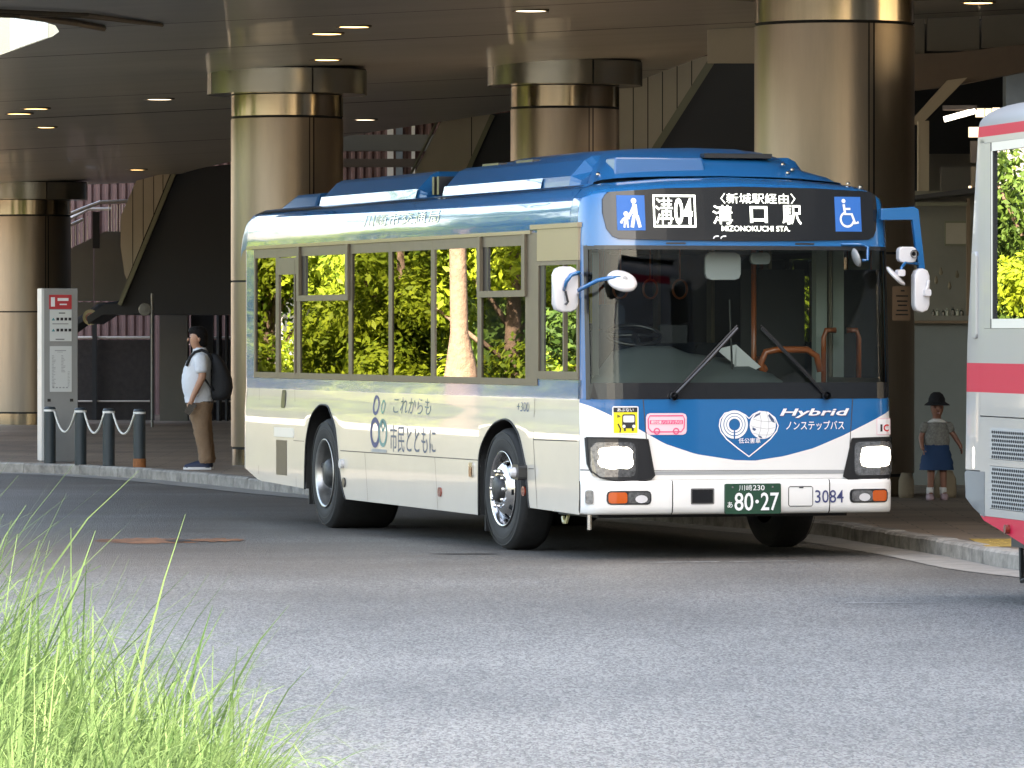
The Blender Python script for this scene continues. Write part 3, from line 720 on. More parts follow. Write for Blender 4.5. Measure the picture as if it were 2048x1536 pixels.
for i in range(7):
    x_ = 4.38 + .05 * i + R.uniform(-.01, .01); h = R.uniform(.06, .10)
    mb = MB(); mb.lathe([(.001, 0), (.022, 0), (.022, h * .6), (.009, h * .8), (.009, h)], 10, (x_, 60.05, 1.88)); b = mb.build('bottle', ['bottle', 'bottle2'][i % 2])
    tag(b, ['first', 'second', 'third', 'fourth', 'fifth', 'sixth', 'seventh'][i] + (' bottle from the bus mirror on the kiosk counter, ' + ['dark', 'pale'][i % 2]), 'bottle', 'bottles on the kiosk counter')
tp = MB()
for i in range(10):
    for j in range(4): tp.lathe([(.018, .004), (.012, .009), (.001, .009)], 6, (3.62 + .09 * i, 42.9 + .35 * j + .04 * i, PZ))
tp.box((3.5, 42.6, PZ + .002), (4.6, 44.2, PZ + .004))
struct(tp.build('tactile_paving', 'tactile'))

# ------------------------------------------------------------------ bus stop sign, bollards
sg = thing('bus_stop_sign', 'tall grey bus stop sign with red header and white timetables', 'bus stop sign', (-5.54, 70.75, PZ), rad(-9))
sg.rotation_euler.z = rad(15)
mb = MB(); mb.box((-.22, 0, 0), (.22, .28, 2.13)); mb.build('housing', 'signgrey', sg, bevel=.01)
box('side_strip', (-.232, -.004, .02), (-.2, .284, 2.125), 'signwhite', sg)  # white strip puts the light on the sign's left side into colour
box('red_header', (-.14, -.012, 1.875), (.14, -.003, 2.05), 'signred', sg)
box('route_panel', (-.13, -.012, 1.48), (.14, -.003, 1.868), 'signwhite', sg)
box('timetable_panel', (-.13, -.012, .86), (.14, -.003, 1.42), 'signwhite', sg)
fm = lambda u, v, off: (u, -.012 - off, v)
decal('route_number', [place2d(text2d('1', .0), -.118, -.068, 1.905, 2.02)], fm, 'sticker_white', sg, .002, 0)
decal('header_line', [rect2d(-.035, .1, 1.975, 2.01), rect2d(-.01, .08, 1.925, 1.94)], fm, 'sticker_white', sg, .002, 0)
decal('route_lines', [rect2d(-.05 + .05 * i, -.015 + .05 * i, z0, z0 + .035) for i in range(4) for z0 in (1.735, 1.60)] + [rect2d(-.02, .06, 1.82, 1.832), rect2d(-.1, .1, 1.69, 1.697), rect2d(-.06, .05, 1.50, 1.51)], fm, 'ink', sg, .002, 0)
decal('route_symbol', [poly2d((-.11, 1.735), (-.065, 1.735), (-.087, 1.77)), poly2d((-.11, 1.60), (-.065, 1.60), (-.087, 1.635))], fm, 'teal', sg, .002, 0)
rr = random.Random(4); L_ = []
for i in range(22):
    zz = 1.30 - .018 * i; L_.append(rect2d(-.105, -.105 + rr.uniform(.015, .05), zz, zz + .007))
    if i < 12: L_.append(rect2d(.01, .01 + rr.uniform(.02, .055), zz, zz + .007))
    if i > 10: L_.append(rect2d(.09, .09 + rr.uniform(.01, .03), zz, zz + .006))
L_ += [rect2d(-.07, .07, 1.36, 1.372), rect2d(-.04, .03, 1.345, 1.35)] + [rect2d(-.1 + .042 * i, -.075 + .042 * i, .905, .92) for i in range(5)]
decal('timetable_print', L_, fm, 'grey', sg, .002, 0)
for x in (-.14, .14): box('bolt_hole', (x - .02, -.006, .74), (x + .02, .0, .775), 'black', sg)
BO = [(-5.63, 70.0, 'in front of the bus stop sign, at the left end of the chain'), (-5.19, 69.2, 'second from the left, at the right edge of the bus stop sign'), (-4.79, 68.5, 'third from the left on the chain'), (-4.38, 67.75, 'at the right end of the chain, with a rusty orange base')]
BO = [(-5.61, 69.9), (-5.17, 69.0), (-4.79, 68.4), (-4.38, 67.7)]
BL = ['dark bollard in front of the bus stop sign, at the chain end', 'dark bollard at the right edge of the bus stop sign', 'dark bollard midway between the sign and the rust based bollard', 'dark bollard with rusty orange base, nearest the waiting man']
for i, (x, y) in enumerate(BO):
    t = thing('bollard', BL[i], 'bollard', (x, y + .12, PZ), 0, 'bollards joined by a white chain')
    mb = MB(); mb.smooth = True; mb.lathe([(.072, 0), (.072, .665)], 24, cap1=False); mb.build('post', 'bollard', t)
    mb = MB(); mb.lathe([(.074, .63), (.074, .655)], 24); mb.build('reflective_band', 'reflectwhite', t)
    mb = MB(); mb.lathe([(.072, .665), (.06, .685), (.001, .69)], 24); mb.build('cap', 'bollard', t)
    if i == 3: mb = MB(); mb.lathe([(.077, .0), (.077, .105)], 24); mb.build('base_band', 'rustband', t)
for i in range(3):
    (x0, y0), (x1, y1) = BO[i], BO[i + 1]; pts = []
    for k in range(15):
        s = k / 14; pts.append((x0 + (x1 - x0) * (.14 + .72 * s), y0 + .06 + (y1 - y0) * s, PZ + .63 - .24 * (1 - (2 * s - 1) ** 2)))
    mb = MB(); mb.smooth = True; mb.tube(pts, .013, 7); o = mb.build('chain', 'rope')
    tag(o, ['white chain sagging in front of the bus stop sign', 'white chain sagging between the two middle bollards', 'white chain sagging to the rust based bollard'][i], 'chain', 'white chains between the bollards')

# ================================================================== THE BLUE BUS
BR = .29954
bus = thing('city_bus', 'blue and cream hybrid city bus with lit headlights and destination display', 'bus', (1.757, 43.43, 0), BR)
HW = 1.2425
PX = [0, .3, .6, .85, 1.0, 1.1, 1.18, 1.225, 1.2425]; PYv = [0, .002, .008, .02, .035, .055, .09, .14, .22]
LZ = [0, .3, 1.2, 2.36, 2.85, 3.0]; LV = [.02, 0, 0, .07, .13, .2]
PROF = [(1.236, .20), (1.2425, .30), (1.2425, .98), (1.2405, 1.02), (1.234, 1.07), (1.2285, 1.11), (1.2275, 1.15), (1.2275, 2.47), (1.225, 2.55), (1.215, 2.64), (1.193, 2.72), (1.142, 2.784), (1.05, 2.822), (.9, 2.84), (.5, 2.872), (0, 2.885)]
def profx(z):
    return lerp(z, [p[1] for p in PROF], [p[0] for p in PROF])
def roofz(x):
    q = [(p[0], p[1]) for p in PROF if p[1] >= 2.47][::-1]; return lerp(abs(x), [a for a, b in q], [b for a, b in q])
def FS(x, z, off=0.):
    hw = profx(z) / HW
    return (x, lerp(abs(x) / hw if hw > .2 else 0, PX, PYv) + lerp(z, LZ, LV) - off, z)
def SS(y, z, off=0.): return (-(profx(z) + off), y, z)
def SSt(u, z, off=0.): return SS(u, z, off)
def side_text(body, y0, y1, z0, z1, bold=0, shear=0):
    vs, fs = text2d(body, bold); return [(y1 - (y1 - y0) * x, z0 + (z1 - z0) * y) for x, y in vs], fs

# side panel (right-hand side of the bus)
ARF = [(1.47, .352), (1.50, .42), (1.56, .65), (1.6, .72), (1.70, .86), (1.79, .938), (1.95, 1.005), (2.119, 1.028), (2.3, 1.01), (2.454, .974), (2.62, .90), (2.766, .791), (2.82, .65), (2.825, .255)]
ARR = [(6.78, .272), (6.9, .40), (6.99, .561), (7.05, .75), (7.119, .90), (7.25, 1.0), (7.363, 1.062), (7.53, 1.078), (7.694, 1.061), (7.911, .958), (8.063, .758), (8.11, .5), (8.115, .328)]
def seg(y0, z0, y1, z1, n): return [(y0 + (y1 - y0) * i / n, z0 + (z1 - z0) * i / n) for i in range(n + 1)]
def smooth_arch(A):
    out = []; y = -1
    for p in catmull(A, 4):
        y = max(y + .0004, min(p.x, A[-1][0] - .0)); out.append((y, p.y))
    return out
ARF = smooth_arch(ARF); ARR = smooth_arch(ARR)
def lower_side(sgn, name):
    mb = MB(); mb.smooth = True
    for S_ in (seg(.22, .335, 1.47, .352, 5), ARF, seg(2.825, .255, 6.78, .272, 16), ARR, seg(8.115, .328, 9.6, .36, 5) + seg(9.75, .37, 10.2, .46, 3)):
        rows = []
        zs_top = [1.04, 1.065, 1.09, 1.11, 1.13, 1.15, 1.198]
        for k in range(4): rows.append([(sgn * profx(zb + (1.0 - zb) * k / 4 if zb < 1 else zb), y, zb + (1.0 - zb) * k / 4 if zb < 1 else zb) for y, zb in S_])
        for zt in [1.0] + zs_top:
            rows.append([(sgn * profx(max(zt, zb)), y, max(zt, zb)) for y, zb in S_])
        mb.grid(rows)
    return mb.build(name, 'cream', bus, fix=True, merge=True)
lower_side(-1, 'side_panel')
lower_side(1, 'side_panel')
def side_strip(y0, y1, z0, z1, m, name, sgn=-1, ny=12, nz=3):
    mb = MB(); mb.smooth = True
    mb.grid([[(sgn * profx(z0 + (z1 - z0) * j / nz), y0 + (y1 - y0) * i / ny, z0 + (z1 - z0) * j / nz) for i in range(ny + 1)] for j in range(nz + 1)])
    return mb.build(name, m, bus)
side_strip(1.334, 10.2, 1.198, 1.292, 'blue', 'waist_stripe')
side_strip(.22, 1.334, 1.198, 1.345, 'blue', 'waist_stripe')
side_strip(.22, 10.2, 1.198, 1.292, 'blue', 'waist_stripe', 1)
# rear body
mb = MB(); mb.smooth = True
rows = []
for z, zz in ((.46, 0), (1.0, 0), (1.198, 0), (1.3, 0), (2.47, 0), (2.64, .03), (2.77, .08), (2.83, .15)):
    x_ = profx(z); ring = []
    for k in range(7):
        t = math.pi / 2 * k / 6; ring.append((-(x_ - .2 + .2 * math.cos(t)), 10.2 + (.23 - zz) * math.sin(t), z))
    ring += [(-p[0], p[1], p[2]) for p in reversed(ring)]; rows.append(ring)
mb.grid(rows[:3]); mb.cur = 1; mb.grid(rows[2:])
mb.build('rear_panel', ['cream', 'blue'], bus)
# upper side coving and roof
mb = MB(); mb.smooth = True
P2 = [p for p in PROF if p[1] >= 2.47]
dense = []
for a, b in zip(P2, P2[1:]):
    for k in range(3): dense.append((a[0] + (b[0] - a[0]) * k / 3, a[1] + (b[1] - a[1]) * k / 3))
dense.append(P2[-1])
full = [(-x, z) for x, z in dense] + [(x, z) for x, z in dense[::-1][1:]]
ys = [.5 + 9.7 * i / 20 for i in range(21)]
mb.cur = 0
nc = 15
mb.grid([[(x, y, z) for x, z in full[:nc]] for y in ys])
mb.cur = 1; mb.grid([[(x, y, z) for x, z in full[nc - 1:len(full) - nc + 1]] for y in ys])
mb.cur = 0; mb.grid([[(x, y, z) for x, z in full[len(full) - nc:]] for y in ys])
mb.cur = 1
mb.grid([[(x, 10.2 + .23 * math.sin(t) * (1 if z > 2.6 else 1), z - .12 * (1 - math.cos(t))) for x, z in full] for t in [math.pi / 2 * k / 5 for k in range(6)]])
roof = mb.build('roof', ['cove', 'blue_shaded'], bus, merge=True)
decal('roofline_gutter', [stroke2d([(.6, 2.806), (10.1, 2.79)], .012)], lambda u, v, o: (-lerp(v, [p[1] for p in PROF], [p[0] for p in PROF]) - .004, u, v + .006), 'black', roof, .004, .4)
for i, ch in enumerate('川崎市交通局'): decal('operator_lettering', [side_text(ch, 6.3 - .39 * i - .33, 6.3 - .39 * i, 2.60, 2.70)], SS, 'gold', roof, .006, .2)

# front mask
US = [-1, -.985, -.95, -.9, -.85, -.8, -.7, -.55, -.4, -.2, 0, .2, .4, .55, .7, .8, .85, .9, .95, .985, 1]
def frow(z, us=US, off=0): return [FS(u * profx(z), z, off) for u in us]
BC = [(-1.26, 1.185), (-1.041, 1.077), (-.819, .968), (-.636, .868), (-.392, .789), (-.083, .742), (.076, .737), (.309, .769), (.548, .828), (.787, .921), (1.032, 1.031), (1.275, 1.14)]
def bcurve(x): return lerp(x, [p[0] for p in BC], [p[1] for p in BC])
xs = [-HW + 2 * HW * i / 60 for i in range(61)]
mb = MB(); mb.smooth = True
def between(z0f, z1f, n): return [[FS(x * (profx(1) / HW), z0f(x) + (z1f(x) - z0f(x)) * k / n) for x in xs] for k in range(n + 1)]
mb.grid(between(lambda x: .592, bcurve, 5)); mb.build('front_panel', 'white', bus)
mb = MB(); mb.smooth = True; mb.grid(between(bcurve, lambda x: 1.205, 4)); mb.build('front_swoosh', 'blue', bus)
# bumper: three mouldings
for (u0, u1) in ((-1, -.475), (-.468, .535), (.542, 1)):
    mb = MB(); mb.smooth = True; us = [u0 + (u1 - u0) * i / 14 for i in range(15)]
    prof = [(.594, .006), (.585, .022), (.56, .03), (.40, .03), (.355, .022), (.338, -.0), (.338, -.12)]
    mb.grid([[FS(u * HW, z, o) for u in us] for z, o in prof]); mb.build('bumper', 'white', bus)
mb = MB(); mb.grid([[FS(u, .597, .004) for u in xs], [FS(u, .592, -.05) for u in xs]]); mb.build('bumper_gap', 'seam', bus)
# pillars and header of the windscreen
for s in (-1, 1):
    mb = MB(); mb.smooth = True
    us = [s * q for q in (.972, .98, .988, .994, 1)]
    mb.grid([[FS(u * profx(z), z) for u in us] for z in (1.2, 1.5, 1.8, 2.1, 2.36)])
    mb.grid([[FS(s * .972 * profx(z), z), Vector(FS(s * .972 * profx(z), z)) + Vector((0, .06, 0))] for z in (1.2, 1.5, 1.8, 2.1, 2.36)])
    mb.grid([[FS(s * profx(z), z), (s * profx(z), .30, z)] for z in (1.2, 1.5, 1.8, 2.1, 2.36, 2.47)])
    mb.build('windscreen_pillar', 'blue', bus, merge=True)
mb = MB(); mb.smooth = True
rows = [frow(z) for z in (2.352, 2.42, 2.5, 2.58, 2.66, 2.715)]
x0 = [p[0] for p in rows[-1]]; last = rows[-1]
for k in range(1, 8):
    t = math.pi / 2 * k / 7; rows.append([(p[0] * (1 - .0 * k), p[1] + (.55 - p[1]) * (1 - math.cos(t)), p[2] + (roofz(p[0]) - p[2]) * math.sin(t)) for p in last])
mb.grid(rows)
for s in (-1, 1): mb.grid([[FS(s * profx(z), z), (s * profx(z), .52, z)] for z in (2.352, 2.47, 2.55, 2.64, 2.715)])
mb.build('front_header', 'blue', bus, merge=True)
# windscreen glass and gasket
def inset(pts, d):
    c = Vector((sum(p[0] for p in pts) / len(pts), sum(p[1] for p in pts) / len(pts))); out = []
    for p in pts:
        v = Vector(p); out.append((v.x - math.copysign(d, v.x - c.x), v.y - math.copysign(d, v.y - c.y)))
    return out
mb = MB(); mb.smooth = True
mb.grid([[FS(-1.205 + 2.41 * i / 40, z, -.006) for i in range(41)] for z in (1.32, 1.5, 1.7, 1.9, 2.1, 2.34)])
mb.build('windscreen', 'windscreen', bus)
gk = lambda u, v, o: FS(u, v, o)
decal('windscreen_gasket', [rect2d(-1.212, 1.212, 2.325, 2.356), rect2d(-1.212, -1.188, 1.2, 2.325), rect2d(1.188, 1.212, 1.2, 2.325)], gk, 'black', bus, .003, .06, .02)
decal('windscreen_sill', [rect2d(-1.2, 1.2, 1.203, 1.325, .03)], gk, 'blackgloss', bus, .004, .06, .02)
# destination display
SG = [(-1.06, 2.735), (-1.03, 2.757), (-.6, 2.787), (0, 2.803), (.6, 2.795), (1.06, 2.772), (1.11, 2.745), (1.118, 2.62), (1.10, 2.48), (1.075, 2.432), (1.03, 2.408), (.5, 2.395), (0, 2.391), (-.5, 2.394), (-.97, 2.404), (-1.02, 2.425), (-1.06, 2.48), (-1.085, 2.6), (-1.082, 2.70)]
def HS(x, z, off=0.):      # header surface incl. its roll into the roof
    zz = min(z, 2.715); p = FS(min(1, max(-1, x / profx(zz))) * profx(zz), zz)
    if z <= 2.715: return (x, p[1] - off, z)
    top = roofz(x); s = min(.995, (z - 2.715) / max(.02, top - 2.715)); t = math.asin(s)
    return (x, p[1] + (.55 - p[1]) * (1 - math.cos(t)) - off, z)
def HSr(u, v, o=0.):
    p = FS(u, 2.6); return (u, p[1] + (v - 2.6) * .1224 - .014 - o, v)
dsp = decal('destination_display', [poly2d(*SG)], HSr, 'blackgloss', bus, .0, .06, .14)
def dtext(name, body, x0, x1, z0, z1, m='led', bold=.02): return decal(name, [place2d(text2d(body, bold), x0, x1, z0, z1)], HSr, m, dsp, .004, .2)
dtext('route_code_glyph', '溝', -.682, -.545, 2.515, 2.715, bold=.0); dtext('route_code_digits', '04', -.535, -.392, 2.513, 2.713, bold=.025)
decal('route_code_frame', [rect2d(-.70, -.365, 2.722, 2.737), rect2d(-.70, -.365, 2.493, 2.508), rect2d(-.70, -.687, 2.508, 2.722), rect2d(-.378, -.365, 2.508, 2.722)], HSr, 'led', dsp, .004, .2)
dtext('via_text', '〈新城駅経由〉', -.165, .435, 2.675, 2.752, bold=.0)
dtext('destination_glyph', '溝', -.233, -.075, 2.518, 2.662, bold=.006); dtext('destination_glyph', '口', .065, .205, 2.53, 2.655, bold=.025); dtext('destination_glyph', '駅', .325, .48, 2.518, 2.664, bold=.008)
dtext('romaji_text', 'MIZONOKUCHI STA.', -.165, .382, 2.466, 2.506, bold=.01)
dtext('amber_text', '00:00', .83, .93, 2.44, 2.46, 'ledamber', 0) if False else None
for (x0, x1) in ((-.981, -.764), (.754, .971)):
    pl = decal('pictogram_panel', [rect2d(x0, x1, 2.468, 2.732)], HSr, 'sticker_blue', dsp, .003, .1)
    c = (x0 + x1) / 2
    if x0 < 0:
        sh = [disc2d(c + .022, 2.69, .021), stroke2d([(c + .028, 2.66), (c + .0, 2.60), (c - .025, 2.565)], .024), poly2d((c + .01, 2.668), (c + .045, 2.665), (c + .052, 2.575), (c + .015, 2.575)),
              stroke2d([(c + .022, 2.58), (c + .005, 2.49)], .026), stroke2d([(c + .045, 2.58), (c + .066, 2.49)], .026),
              disc2d(c - .04, 2.592, .019), poly2d((c - .052, 2.572), (c - .026, 2.572), (c - .022, 2.515), (c - .058, 2.515)), stroke2d([(c - .03, 2.565), (c - .012, 2.555)], .014), stroke2d([(c - .052, 2.56), (c - .075, 2.535)], .018), disc2d(c - .075, 2.53, .012), stroke2d([(c - .052, 2.52), (c - .055, 2.488)], .014), stroke2d([(c - .03, 2.52), (c - .027, 2.488)], .014)]
    else:
        sh = [disc2d(c - .035, 2.70, .016), stroke2d([(c - .035, 2.675), (c - .025, 2.60), (c + .03, 2.60), (c + .055, 2.53), (c + .085, 2.54)], .02), stroke2d([(c - .03, 2.64), (c + .02, 2.64)], .016),
              ring2d(c - .01, 2.56, .062, .046, 24, rad(115), rad(345))]
    decal('pictogram', sh, HSr, 'sticker_white', pl, .006, .1)
for x0 in (-.604, .424): decal('header_slot', [rect2d(x0, x0 + .155, 2.366, 2.379)], lambda u, v, o: FS(u, v, o), 'black', bus, .003, .1)

for x0 in (-.236, -.178): decal('handle_reflection', [stroke2d([(x0, 2.408), (x0 + .008, 2.420), (x0 + .02, 2.427), (x0 + .045, 2.428)], .010)], HSr, 'sticker_white', dsp, .008, 0)  # white strokes paint the reflection of grab handles on the display
# headlights
def headlight(outl, lamp, sgn):
    h = decal('headlight', [poly2d(*outl)], FS, 'black', bus, .012, .05, .03)
    x0, x1, z0, z1 = lamp
    decal('reflector', [rect2d(x0 - .05, x1 + .02, z0 - .04, z1 + .03, .04)], FS, 'lens', h, .015, .05)
    rr = random.Random(int(100 * abs(x0))); cxm, czm = (x0 + x1) / 2, (z0 + z1) / 2
    pts = []
    for k in range(26):
        t = 2 * math.pi * k / 26; q = (abs(math.cos(t)) ** 5 + abs(math.sin(t)) ** 5) ** (-.2) * rr.uniform(.9, 1.03)
        pts.append((cxm + (x1 - x0) / 2 * q * math.cos(t), czm + .01 + (z1 - z0) / 2 * .88 * q * math.sin(t)))
    decal('lamp_lens', [poly2d(*pts)], FS, 'lamp', h, .019, .05)
    ri = [(p[0], p[1]) for p in outl]; decal('bezel', [stroke2d(ri + [ri[0]], .012)], FS, 'rubber', h, .018, .05, .01)
headlight([(-1.222, .915), (-1.0, .912), (-.772, .900), (-.745, .746), (-.722, .630), (-.75, .603), (-.869, .578), (-1.0, .588), (-1.13, .617), (-1.19, .66), (-1.212, .72)], (-1.145, -.888, .66, .85), -1)
headlight([(.862, .898), (1.05, .903), (1.232, .907), (1.232, .70), (1.225, .64), (1.19, .595), (1.15, .572), (1.0, .575), (.83, .592), (.79, .615), (.80, .65)], (.93, 1.205, .66, .845), 1)
# bumper lamps, hatch, camera opening
for s, (x0, x1, x2) in ((-1, (-1.08, -.938, -.764)), (1, (1.152, 1.025, .845))):
    a, b = min(x0, x1), max(x0, x1)
    ho = decal('fog_lamp', [rect2d(min(x0, x2) - .012, max(x0, x2) + .012, .413, .517, .03)], FS, 'black', bus, .034, .06, .02)
    decal('indicator_lens', [rect2d(a, b, .424, .506, .02)], FS, 'amber', ho, .038, .06)
    a, b = min(x1, x2), max(x1, x2); decal('clear_lens', [rect2d(a + .006, b, .424, .506, .02)], FS, 'lens', ho, .038, .06)
    decal('bulb', [disc2d((a + b) / 2 + .02, .455, .03, 12, 1.6)], FS, 'mirrorwhite', ho, .042, .06)
decal('camera_opening', [rect2d(-.443, -.258, .412, .532, .008)], FS, 'chrome', bus, .033, .06); decal('camera_recess', [rect2d(-.432, -.270, .422, .522)], FS, 'blackgloss', bus, .037, .06)
decal('tow_hatch', [stroke2d([(.345, .392), (.52, .392), (.53, .402), (.53, .53), (.52, .54), (.345, .54), (.335, .53), (.335, .402), (.345, .392)], .006)], FS, 'seam', bus, .033, .06)
decal('hatch_latch', [rect2d(.42, .455, .528, .536)], FS, 'black', bus, .034, .06)
decal('corner_lamp', [rect2d(-1.226, -1.185, .418, .522, .012)], FS, 'lens', bus, .038, .02, .02)
decal('fleet_number', [place2d(text2d('3084', .004), .549, .782, .415, .512)], FS, 'navy', bus, .034, .06)
npl = decal('number_plate', [rect2d(-.178, .268, .338, .566, .012)], FS, 'plate', bus, .05, .06, .02)
fpl = lambda u, v, o: FS(u, v, .05 + o)
decal('plate_text', [place2d(text2d('川崎', .0), -.07, .035, .513, .556), place2d(text2d('230', .005), .042, .135, .515, .554)], fpl, 'sticker_white', npl, .003, 0)
decal('plate_number', [place2d(text2d('80', .012), -.105, .045, .362, .498), place2d(text2d('27', .012), .105, .25, .362, .498), disc2d(.075, .43, .014)], fpl, 'sticker_white', npl, .003, 0)
decal('plate_kana', [place2d(text2d('あ', .005), -.16, -.12, .385, .43)], fpl, 'sticker_white', npl, .003, 0)
decal('bolt', [disc2d(-.12, .54, .008, 8), disc2d(.20, .54, .008, 8)], fpl, 'chrome', npl, .004, 0)
# front panel lines
for sh_ in [stroke2d([(-.806, 1.2), (-.76, .671), (-.73, .61)], .007), stroke2d([(.868, 1.2), (.834, .665), (.81, .61)], .007), stroke2d([(-1.24, .672), (-1.2, .672)], .008), stroke2d([(-.72, .668), (.82, .660)], .004)]: decal('panel_seam', [sh_], FS, 'seam', bus, .002, .06)
decal('panel_ledge', [rect2d(-.715, .81, .635, .662)], FS, 'grey', bus, .003, .06)
# stickers
sk = decal('warning_sticker', [rect2d(-1.041, -.842, .941, 1.15, .012)], FS, 'sticker_white', bus, .003, .06)
decal('sticker_face', [rect2d(-1.032, -.851, .95, 1.105)], FS, 'yellow', sk, .005, .06); decal('sticker_header', [rect2d(-1.032, -.851, 1.105, 1.141)], FS, 'ink', sk, .005, .06)
decal('sticker_text', [place2d(text2d('あぶない', .01), -1.005, -.88, 1.110, 1.137)], FS, 'sticker_white', sk, .007, 0)
decal('sticker_bus', [rect2d(-.968, -.868, .985, 1.09, .012), rect2d(-.955, -.94, .965, .985), rect2d(-.895, -.88, .965, .985), stroke2d([(-1.005, 1.085), (-.985, 1.075), (-1.005, 1.07)], .008), stroke2d([(-1.0, 1.02), (-.98, .98), (-.985, .955)], .01)], FS, 'ink', sk, .007, 0)
decal('sticker_bus_glass', [rect2d(-.96, -.876, 1.03, 1.08, .008), disc2d(-.955, 1.0, .012), disc2d(-.88, 1.0, .012)], FS, 'sticker_white', sk, .009, 0)
sk = decal('low_floor_sticker', [rect2d(-.784, -.466, .935, 1.097, .03)], FS, 'palepink', bus, .003, .06)
decal('sticker_outline', [stroke2d([(-.74, .957), (-.51, .957), (-.488, .985), (-.482, 1.05), (-.495, 1.078), (-.755, 1.078), (-.768, 1.05), (-.765, .985), (-.74, .957)], .010), ring2d(-.70, .962, .026, .016, 16), ring2d(-.55, .962, .026, .016, 16), rect2d(-.755, -.495, 1.015, 1.045)], FS, 'pink', sk, .005, .06)
decal('sticker_text', [place2d(text2d('標準仕様ノンステップバス', .01), -.745, -.505, 1.018, 1.042)], FS, 'sticker_white', sk, .007, 0)
sk = decal('card_sticker', [rect2d(1.072, 1.215, .925, 1.05, .006)], FS, 'palepink', bus, .003, .04); decal('sticker_face', [rect2d(1.078, 1.209, .931, 1.044)], FS, 'sticker_white', sk, .004, .04)
decal('letter', [place2d(text2d('I', .03), 1.105, 1.125, .95, 1.005)], FS, 'ink', sk, .006, 0); decal('letter', [place2d(text2d('C', .03), 1.135, 1.19, .95, 1.005)], FS, 'red', sk, .006, 0)
# emblem
em = decal('emblem', [stroke2d([(-.208, 1.0), (-.20, 1.05), (-.165, 1.095), (-.10, 1.11), (-.04, 1.10), (.0, 1.08), (.028, 1.055), (.06, 1.085), (.11, 1.108), (.18, 1.10), (.235, 1.06), (.262, 1.0), (.25, .96), (.20, .90), (.11, .83), (.028, .768), (-.06, .83), (-.15, .90), (-.195, .955), (-.208, 1.0)], .009)], FS, 'sticker_white', bus, .003, .06)
decal('ring_mark', [ring2d(-.088, 1.01, r1, r0, 30, rad(-90) + g_, rad(270) - g_) for r1, r0, g_ in ((.107, .088, .06), (.082, .065, .08), (.060, .045, .1))], FS, 'sticker_white', em, .004, .06)
decal('globe', [disc2d(.138, 1.005, .105, 26)], FS, 'sticker_white', em, .004, .06)
decal('globe_sea', [poly2d((.06, 1.055), (.08, 1.085), (.12, 1.10), (.115, 1.085), (.085, 1.07)), poly2d((.19, 1.09), (.225, 1.05), (.235, 1.02), (.21, 1.03), (.18, 1.075)), poly2d((.055, .99), (.085, .975), (.075, .96), (.055, .97)), poly2d((.10, .93), (.125, .92), (.135, .905), (.11, .91))], FS, 'textblue', em, .006, .06)
decal('globe_grid', [stroke2d([(.04, 1.0), (.10, .985), (.17, .975), (.235, .985)], .003), stroke2d([(.06, 1.05), (.12, 1.035), (.19, 1.03), (.225, 1.04)], .003), stroke2d([(.11, 1.10), (.125, 1.04), (.12, .97), (.10, .91)], .003), stroke2d([(.165, 1.105), (.185, 1.04), (.185, .97), (.16, .905)], .003), stroke2d([(.06, .945), (.12, .93), (.19, .93), (.22, .945)], .003)], FS, 'grey', em, .006, .06)
decal('emblem_text', [place2d(text2d('低公害車', .008), -.055, .12, .868, .908)], FS, 'sticker_white', em, .004, 0)
decal('hybrid_lettering', [place2d(text2d('Hybrid', .02), .285, .82, 1.058, 1.128, .07)], FS, 'sticker_white', bus, .006, .06); decal('hybrid_lettering_shadow', [place2d(text2d('Hybrid', .025), .290, .826, 1.052, 1.122, .07)], FS, 'navy', bus, .003, .06)
decal('low_floor_lettering', [place2d(text2d('ノンステップバス', .006), .325, .798, .966, 1.035)], FS, 'sticker_white', bus, .004, .06)

# side details
def sdec(name, sh, m, off=.002, step=.3, back=0, parent=None): return decal(name, sh, SS, m, parent or bus, off, step, back)
for sh_ in [stroke2d([(2.83, .690), (6.94, .686)], .007), stroke2d([(6.161, .686), (6.07, .272)], .006), stroke2d([(4.057, .688), (3.975, .262)], .006), stroke2d([(8.51, 1.24), (8.405, .335)], .006), stroke2d([(1.38, 1.2), (1.375, .9), (1.275, .355)], .007), stroke2d([(1.37, .878), (.27, .887)], .008), stroke2d([(1.50, .652), (1.36, .654)], .006), stroke2d([(9.75, 1.2), (9.72, .42)], .006), stroke2d([(.228, 1.2), (.228, .36)], .008), stroke2d([(8.5, .745), (8.13, .745)], .005)]: sdec('panel_seam', [sh_], 'seam', .0015, .3)
sdec('engine_vent', [rect2d(8.73, 9.09, .43, .742)], 'bronze', .004, .3, .004)
sdec('fuel_flap', [rect2d(8.49, 9.16, .77, .856, .01)], 'white', .006, .3, .006)
sdec('door_handle', [rect2d(8.80, 8.94, 1.03, 1.19, .03)], 'black', .006, .3, .006)
for (y0, z0, r, m_) in ((3.9, .41, .04, 'redlens'), (6.81, .415, .042, 'black'), (1.61, .475, .04, 'redlens')):
    sdec('side_reflector', [disc2d(y0, z0, r, 16, 1.15)], m_, .012, .2, .012)
a = sdec('side_marker', [rect2d(2.96, 3.07, .55, .668, .02)], 'chrome', .012, .3, .012); sdec('marker_lens', [rect2d(2.98, 3.05, .555, .635, .01)], 'redlens', .015, .3, 0, a)
a = sdec('round_lamp', [disc2d(6.86, .575, .04, 16, 1.1)], 'mirrorwhite', .03, .3, .03)
mb = MB(); mb.rbox((-1.315, 1.53, .565), (-1.24, 1.70, .68), .02, 0); a = mb.build('side_indicator', 'black', bus); mb = MB(); mb.lathe([(.001, -.085), (.035, -.075), (.042, -.04), (.042, 0)], 14, (-1.28, 1.62, .62), 0); mb.build('lens', 'mirrorwhite', a)
sdec('slogan_lettering', [side_text('市民とともに', 4.03, 5.38, .705, .935)], 'textblue', .0025, .2)
